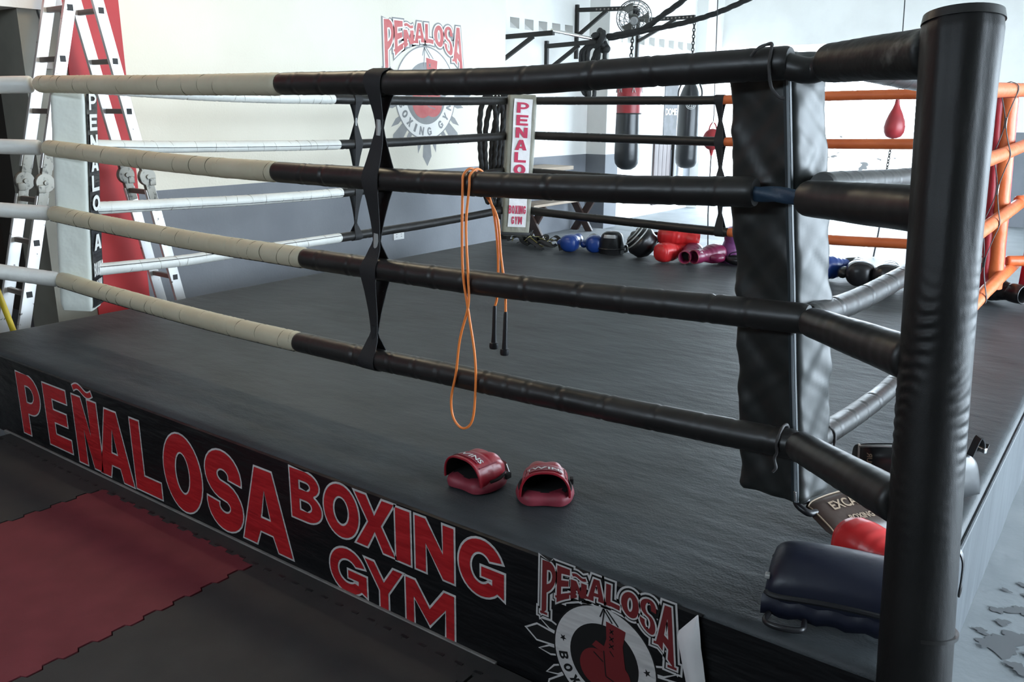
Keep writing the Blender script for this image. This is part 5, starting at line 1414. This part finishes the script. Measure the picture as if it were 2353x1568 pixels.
# heavy bags
h1 = thing('heavy_bag', 'heavy punch bag with red top and dark grey lower part', 'punch bag', (-5.63, 8.823, .9))
MB().lathe([(0, .905), (.07, .912), (.125, .945), (.160, .995), (.172, 1.06), (.172, 1.2), (.170, 1.45), (.166, 1.66)], (-5.655, 8.823, 0), 40).build('body', M['bag_black'], h1)
rb = MB().lathe([(.167, 1.66), (.168, 1.67), (.168, 1.85), (.166, 2.03), (.150, 2.06), (.10, 2.075), (0, 2.08)], (-5.65, 8.823, 0), 40).build('red_top', M['bag_red'], h1)
MB().lathe([(.1695, 1.655), (.171, 1.66), (.171, 1.668), (.1695, 1.672)], (-5.65, 8.823, 0), 40).build('seam', M['thread'], rb)
dd = MB()
for k in range(6):
    a = 2 * PI * k / 6 + .3; c, s = math.cos(a), math.sin(a); o = V(-5.65, 8.823, 0)
    dd.tube([o + V(c * .172, s * .172, 2.02), o + V(c * .180 + .02 * s, s * .18 - .02 * c, 1.94)], .005, 6); dd.tube([o + V(c * .172, s * .172, 2.02), o + V(c * .180 - .02 * s, s * .18 + .02 * c, 1.94)], .005, 6)
    dd.tube([o + V(c * .172, s * .172, 2.02), o + V(0, 0, 2.40)], .006, 6)
dd.build('hanging_straps', M['tape_silver'], h1)
chain(MB(), (-5.65, 8.823, 2.40), (-5.62, 8.823, 3.0), .06, .008).build('chain', M['steel_dark'], h1)
h2 = thing('heavy_bag', 'plain black heavy punch bag right of the red topped one', 'punch bag', (-5.56, 10.579, .85))
MB().lathe([(0, .845), (.08, .85), (.135, .880), (.168, .93), (.174, 1.0), (.170, 1.5), (.163, 1.83), (.150, 1.93), (.115, 2.03), (.075, 2.10), (0, 2.12)], (-5.585, 10.579, 0), 40).build('body', M['bag_black'], h2)
lg = MB()
cen = V(-5.585, 10.579, 1.80); dirc = V(.62, -.78, 0); sd = V(.78, .62, 0)
def onbag(a, z): return V(-5.585 + .1675 * math.cos(a), 10.579 + .1675 * math.sin(a), z)
b0 = math.atan2(-.78, .62) - .1
for rr_ in (.075, .055):
    lg.tube([onbag(b0 + rr_ * math.cos(t) / .167, 1.80 + rr_ * .95 * math.sin(t)) for t in [2 * PI * i / 28 for i in range(28)]], .0045, 5, closed=True)
for x_, z0_, z1_ in ((-.03, 1.76, 1.84), (0.0, 1.75, 1.85), (.03, 1.76, 1.84)):
    lg.tube([onbag(b0 + x_ / .167, z0_), onbag(b0 + (x_ + .012) / .167, z1_)], .005, 5)
lg.build('logo', M['white_leather'], h2)
ss_ = MB()
for k in range(4):
    a = 2 * PI * k / 4 + .5; o = V(-5.585, 10.579, 0)
    ss_.tube(spline([o + V(math.cos(a) * .168, math.sin(a) * .168, 1.86), o + V(math.cos(a) * .172, math.sin(a) * .172, 2.0), o + V(math.cos(a) * .09, math.sin(a) * .09, 2.2), o + V(0, 0, 2.38)], .03), .012, 8)
ss_.build('hanging_straps', M['plastic_black'], h2)
chain(MB(), (-5.585, 10.579, 2.38), (-5.585, 10.579, 3.03), .06, .008).build('chain', M['steel_dark'], h2)

# red double end ball and red tear-drop speed ball on their cords
db = thing('double_end_ball', 'round red double end ball on cords beside the heavy bags', 'punch ball', (-3.943, 7.76, 1.34))
o = V(-3.935, 7.75, 0)
MB().ball(o + V(0, 0, 1.385), .112, (.98, .98, 1.10), 32, 20).build('ball', M['bag_red'], db)
lp = MB()
for s in (-1, 1):
    lp.tube(spline([o + V(s * .05, 0, 1.485), o + V(s * .035, 0, 1.54), o + V(s * .008, 0, 1.58)], .01), .008, 8)
lp.tube(spline([o + V(0, 0, 1.28), o + V(0, 0, 1.22), o + V(0, 0, 1.19)], .01), [.03] * 3 + [.02] * 3 + [.012] * 40, 8) if False else lp.tube([o + V(0, 0, 1.30), o + V(0, 0, 1.24), o + V(0, 0, 1.20)], [.035, .022, .010], 10)
lp.build('loops', M['bag_red'], db)
MB().tube([o + V(0, 0, 1.58), o + V(0, 0, 1.70), o + V(-.026, 0, 2.4), o + V(-.078, 0, 3.99)], .006, 8).build('upper_cord', M['plastic_black'], db)
MB().tube([o + V(0, 0, 1.21), o + V(0, 0, 1.0), o + V(0, .02, .5), o + V(.02, .05, 0.01)], .008, 8).build('lower_cord', M['plastic_black'], db)
MB().lathe([(.0, 0), (.014, 0), (.014, .02), (0, .02)], o + V(0, 0, 1.57), 12).build('swivel', M['chrome'], db)
sp = thing('speed_ball', 'red tear-drop double end ball seen beyond the right ropes', 'punch ball', (-2.26, 9.08, 1.6))
o = V(-2.262, 9.083, 0)
MB().lathe([(0, 1.405), (.04, 1.408), (.085, 1.43), (.112, 1.48), (.118, 1.54), (.105, 1.61), (.075, 1.69), (.045, 1.75), (.028, 1.80), (.022, 1.86), (0, 1.865)], o, 32).build('ball', M['bag_red'], sp)
MB().tube([o + V(0, 0, 1.86), o + V(-.016, 0, 2.2), o + V(-.098, 0, 3.99)], .006, 8).build('upper_cord', M['plastic_black'], sp)
chain(MB(), o + V(-.01, 0, 1.40), o + V(-.03, 0, 1.02), .045, .006).build('chain', M['steel_dark'], sp)
MB().tube(spline([o + V(-.03, 0, 1.02), o + V(-.03, 0, .7), o + V(-.03, -.03, .35), o + V(-.05, -.06, .01)], .05), .010, 8).build('lower_cord', M['plastic_black'], sp)

# things along the yard wall beyond the opening
XY = XF
gt = thing('gate_panel', 'mauve brown boarded door leaf in the far left wall between the heavy bags', 'gate', (XY, 11.6, 0))
m = MB()
for k in range(4): m.box((XY + .02, 11.38 + .150 * k, .66), (.035, .14, 1.02), bev=.004)
m.build('boards', M['gate'], gt)
MB().box((XY + .045, 11.98, .66), (.06, .045, 1.04)).build('post', M['steel_dark'], gt)
gp = thing('grey_panel', 'grey painted panel below the black bag on the far left wall', 'panel', (XY, 12.2, 0))
MB().box((XY + .015, 12.36, .60), (.03, .86, .90)).build('board', M['dado'], gp)
MB().box((XY + .04, 12.30, .60), (.03, .17, .90)).build('upright', M['wall_white'], gp)
po_ = thing('wall_poster', 'grey lettered poster on the far wall left of the black bag', 'poster', (XY + .01, 11.87, 1.70))
MB().box((XY + .006, 11.89, 1.71), (.006, .50, .90)).build('sheet', M['poster'], po_)
for txt, z, s in (('EM EM', 1.87, .11), ('DOME', 1.68, .15)):
    label_text(txt, s, 'lettering', M['wall_white'], po_, lambda x, y, z=z: V(.0025, .02 + x, z - 1.70 + y))
wr = thing('loose_cable', 'thin dark cable dangling on the white wall behind the heavy bag', 'cable', (-6.5, 9.75, .6))
MB().tube(spline([(-6.53, 9.74, 1.12), (-6.535, 9.76, .7), (-6.53, 9.74, .3), (-6.52, 9.76, .02)], .04), .009, 8).build('wire', M['cord'], wr)
tg = thing('roof_truss', 'dark steel roof beam end at the top of the frame', 'beam', (-5.0, 10.0, 3.8))
MB().bar((-6.5, 11.6, 3.62), (3.0, 11.6, 3.62), .12, .16).build('chord', M['steel_dark'], tg)

# body of the added warm light, an unseen strip lamp
for k, (x, y) in enumerate(((-4.3, 1.2),)):
    lt_ = thing('added_strip_lamp', 'added warm strip lamp, out of view over the left side', 'lamp', (x, y, ZC))
    MB().box((x, y, ZC - .05), (1.26, .20, .08), bev=.01).build('housing', M['wall_white'], lt_)
    MB().box((x, y, ZC - .105), (1.2, .12, .03), bev=.01).build('diffuser', M['added_lamp_glow'], lt_)
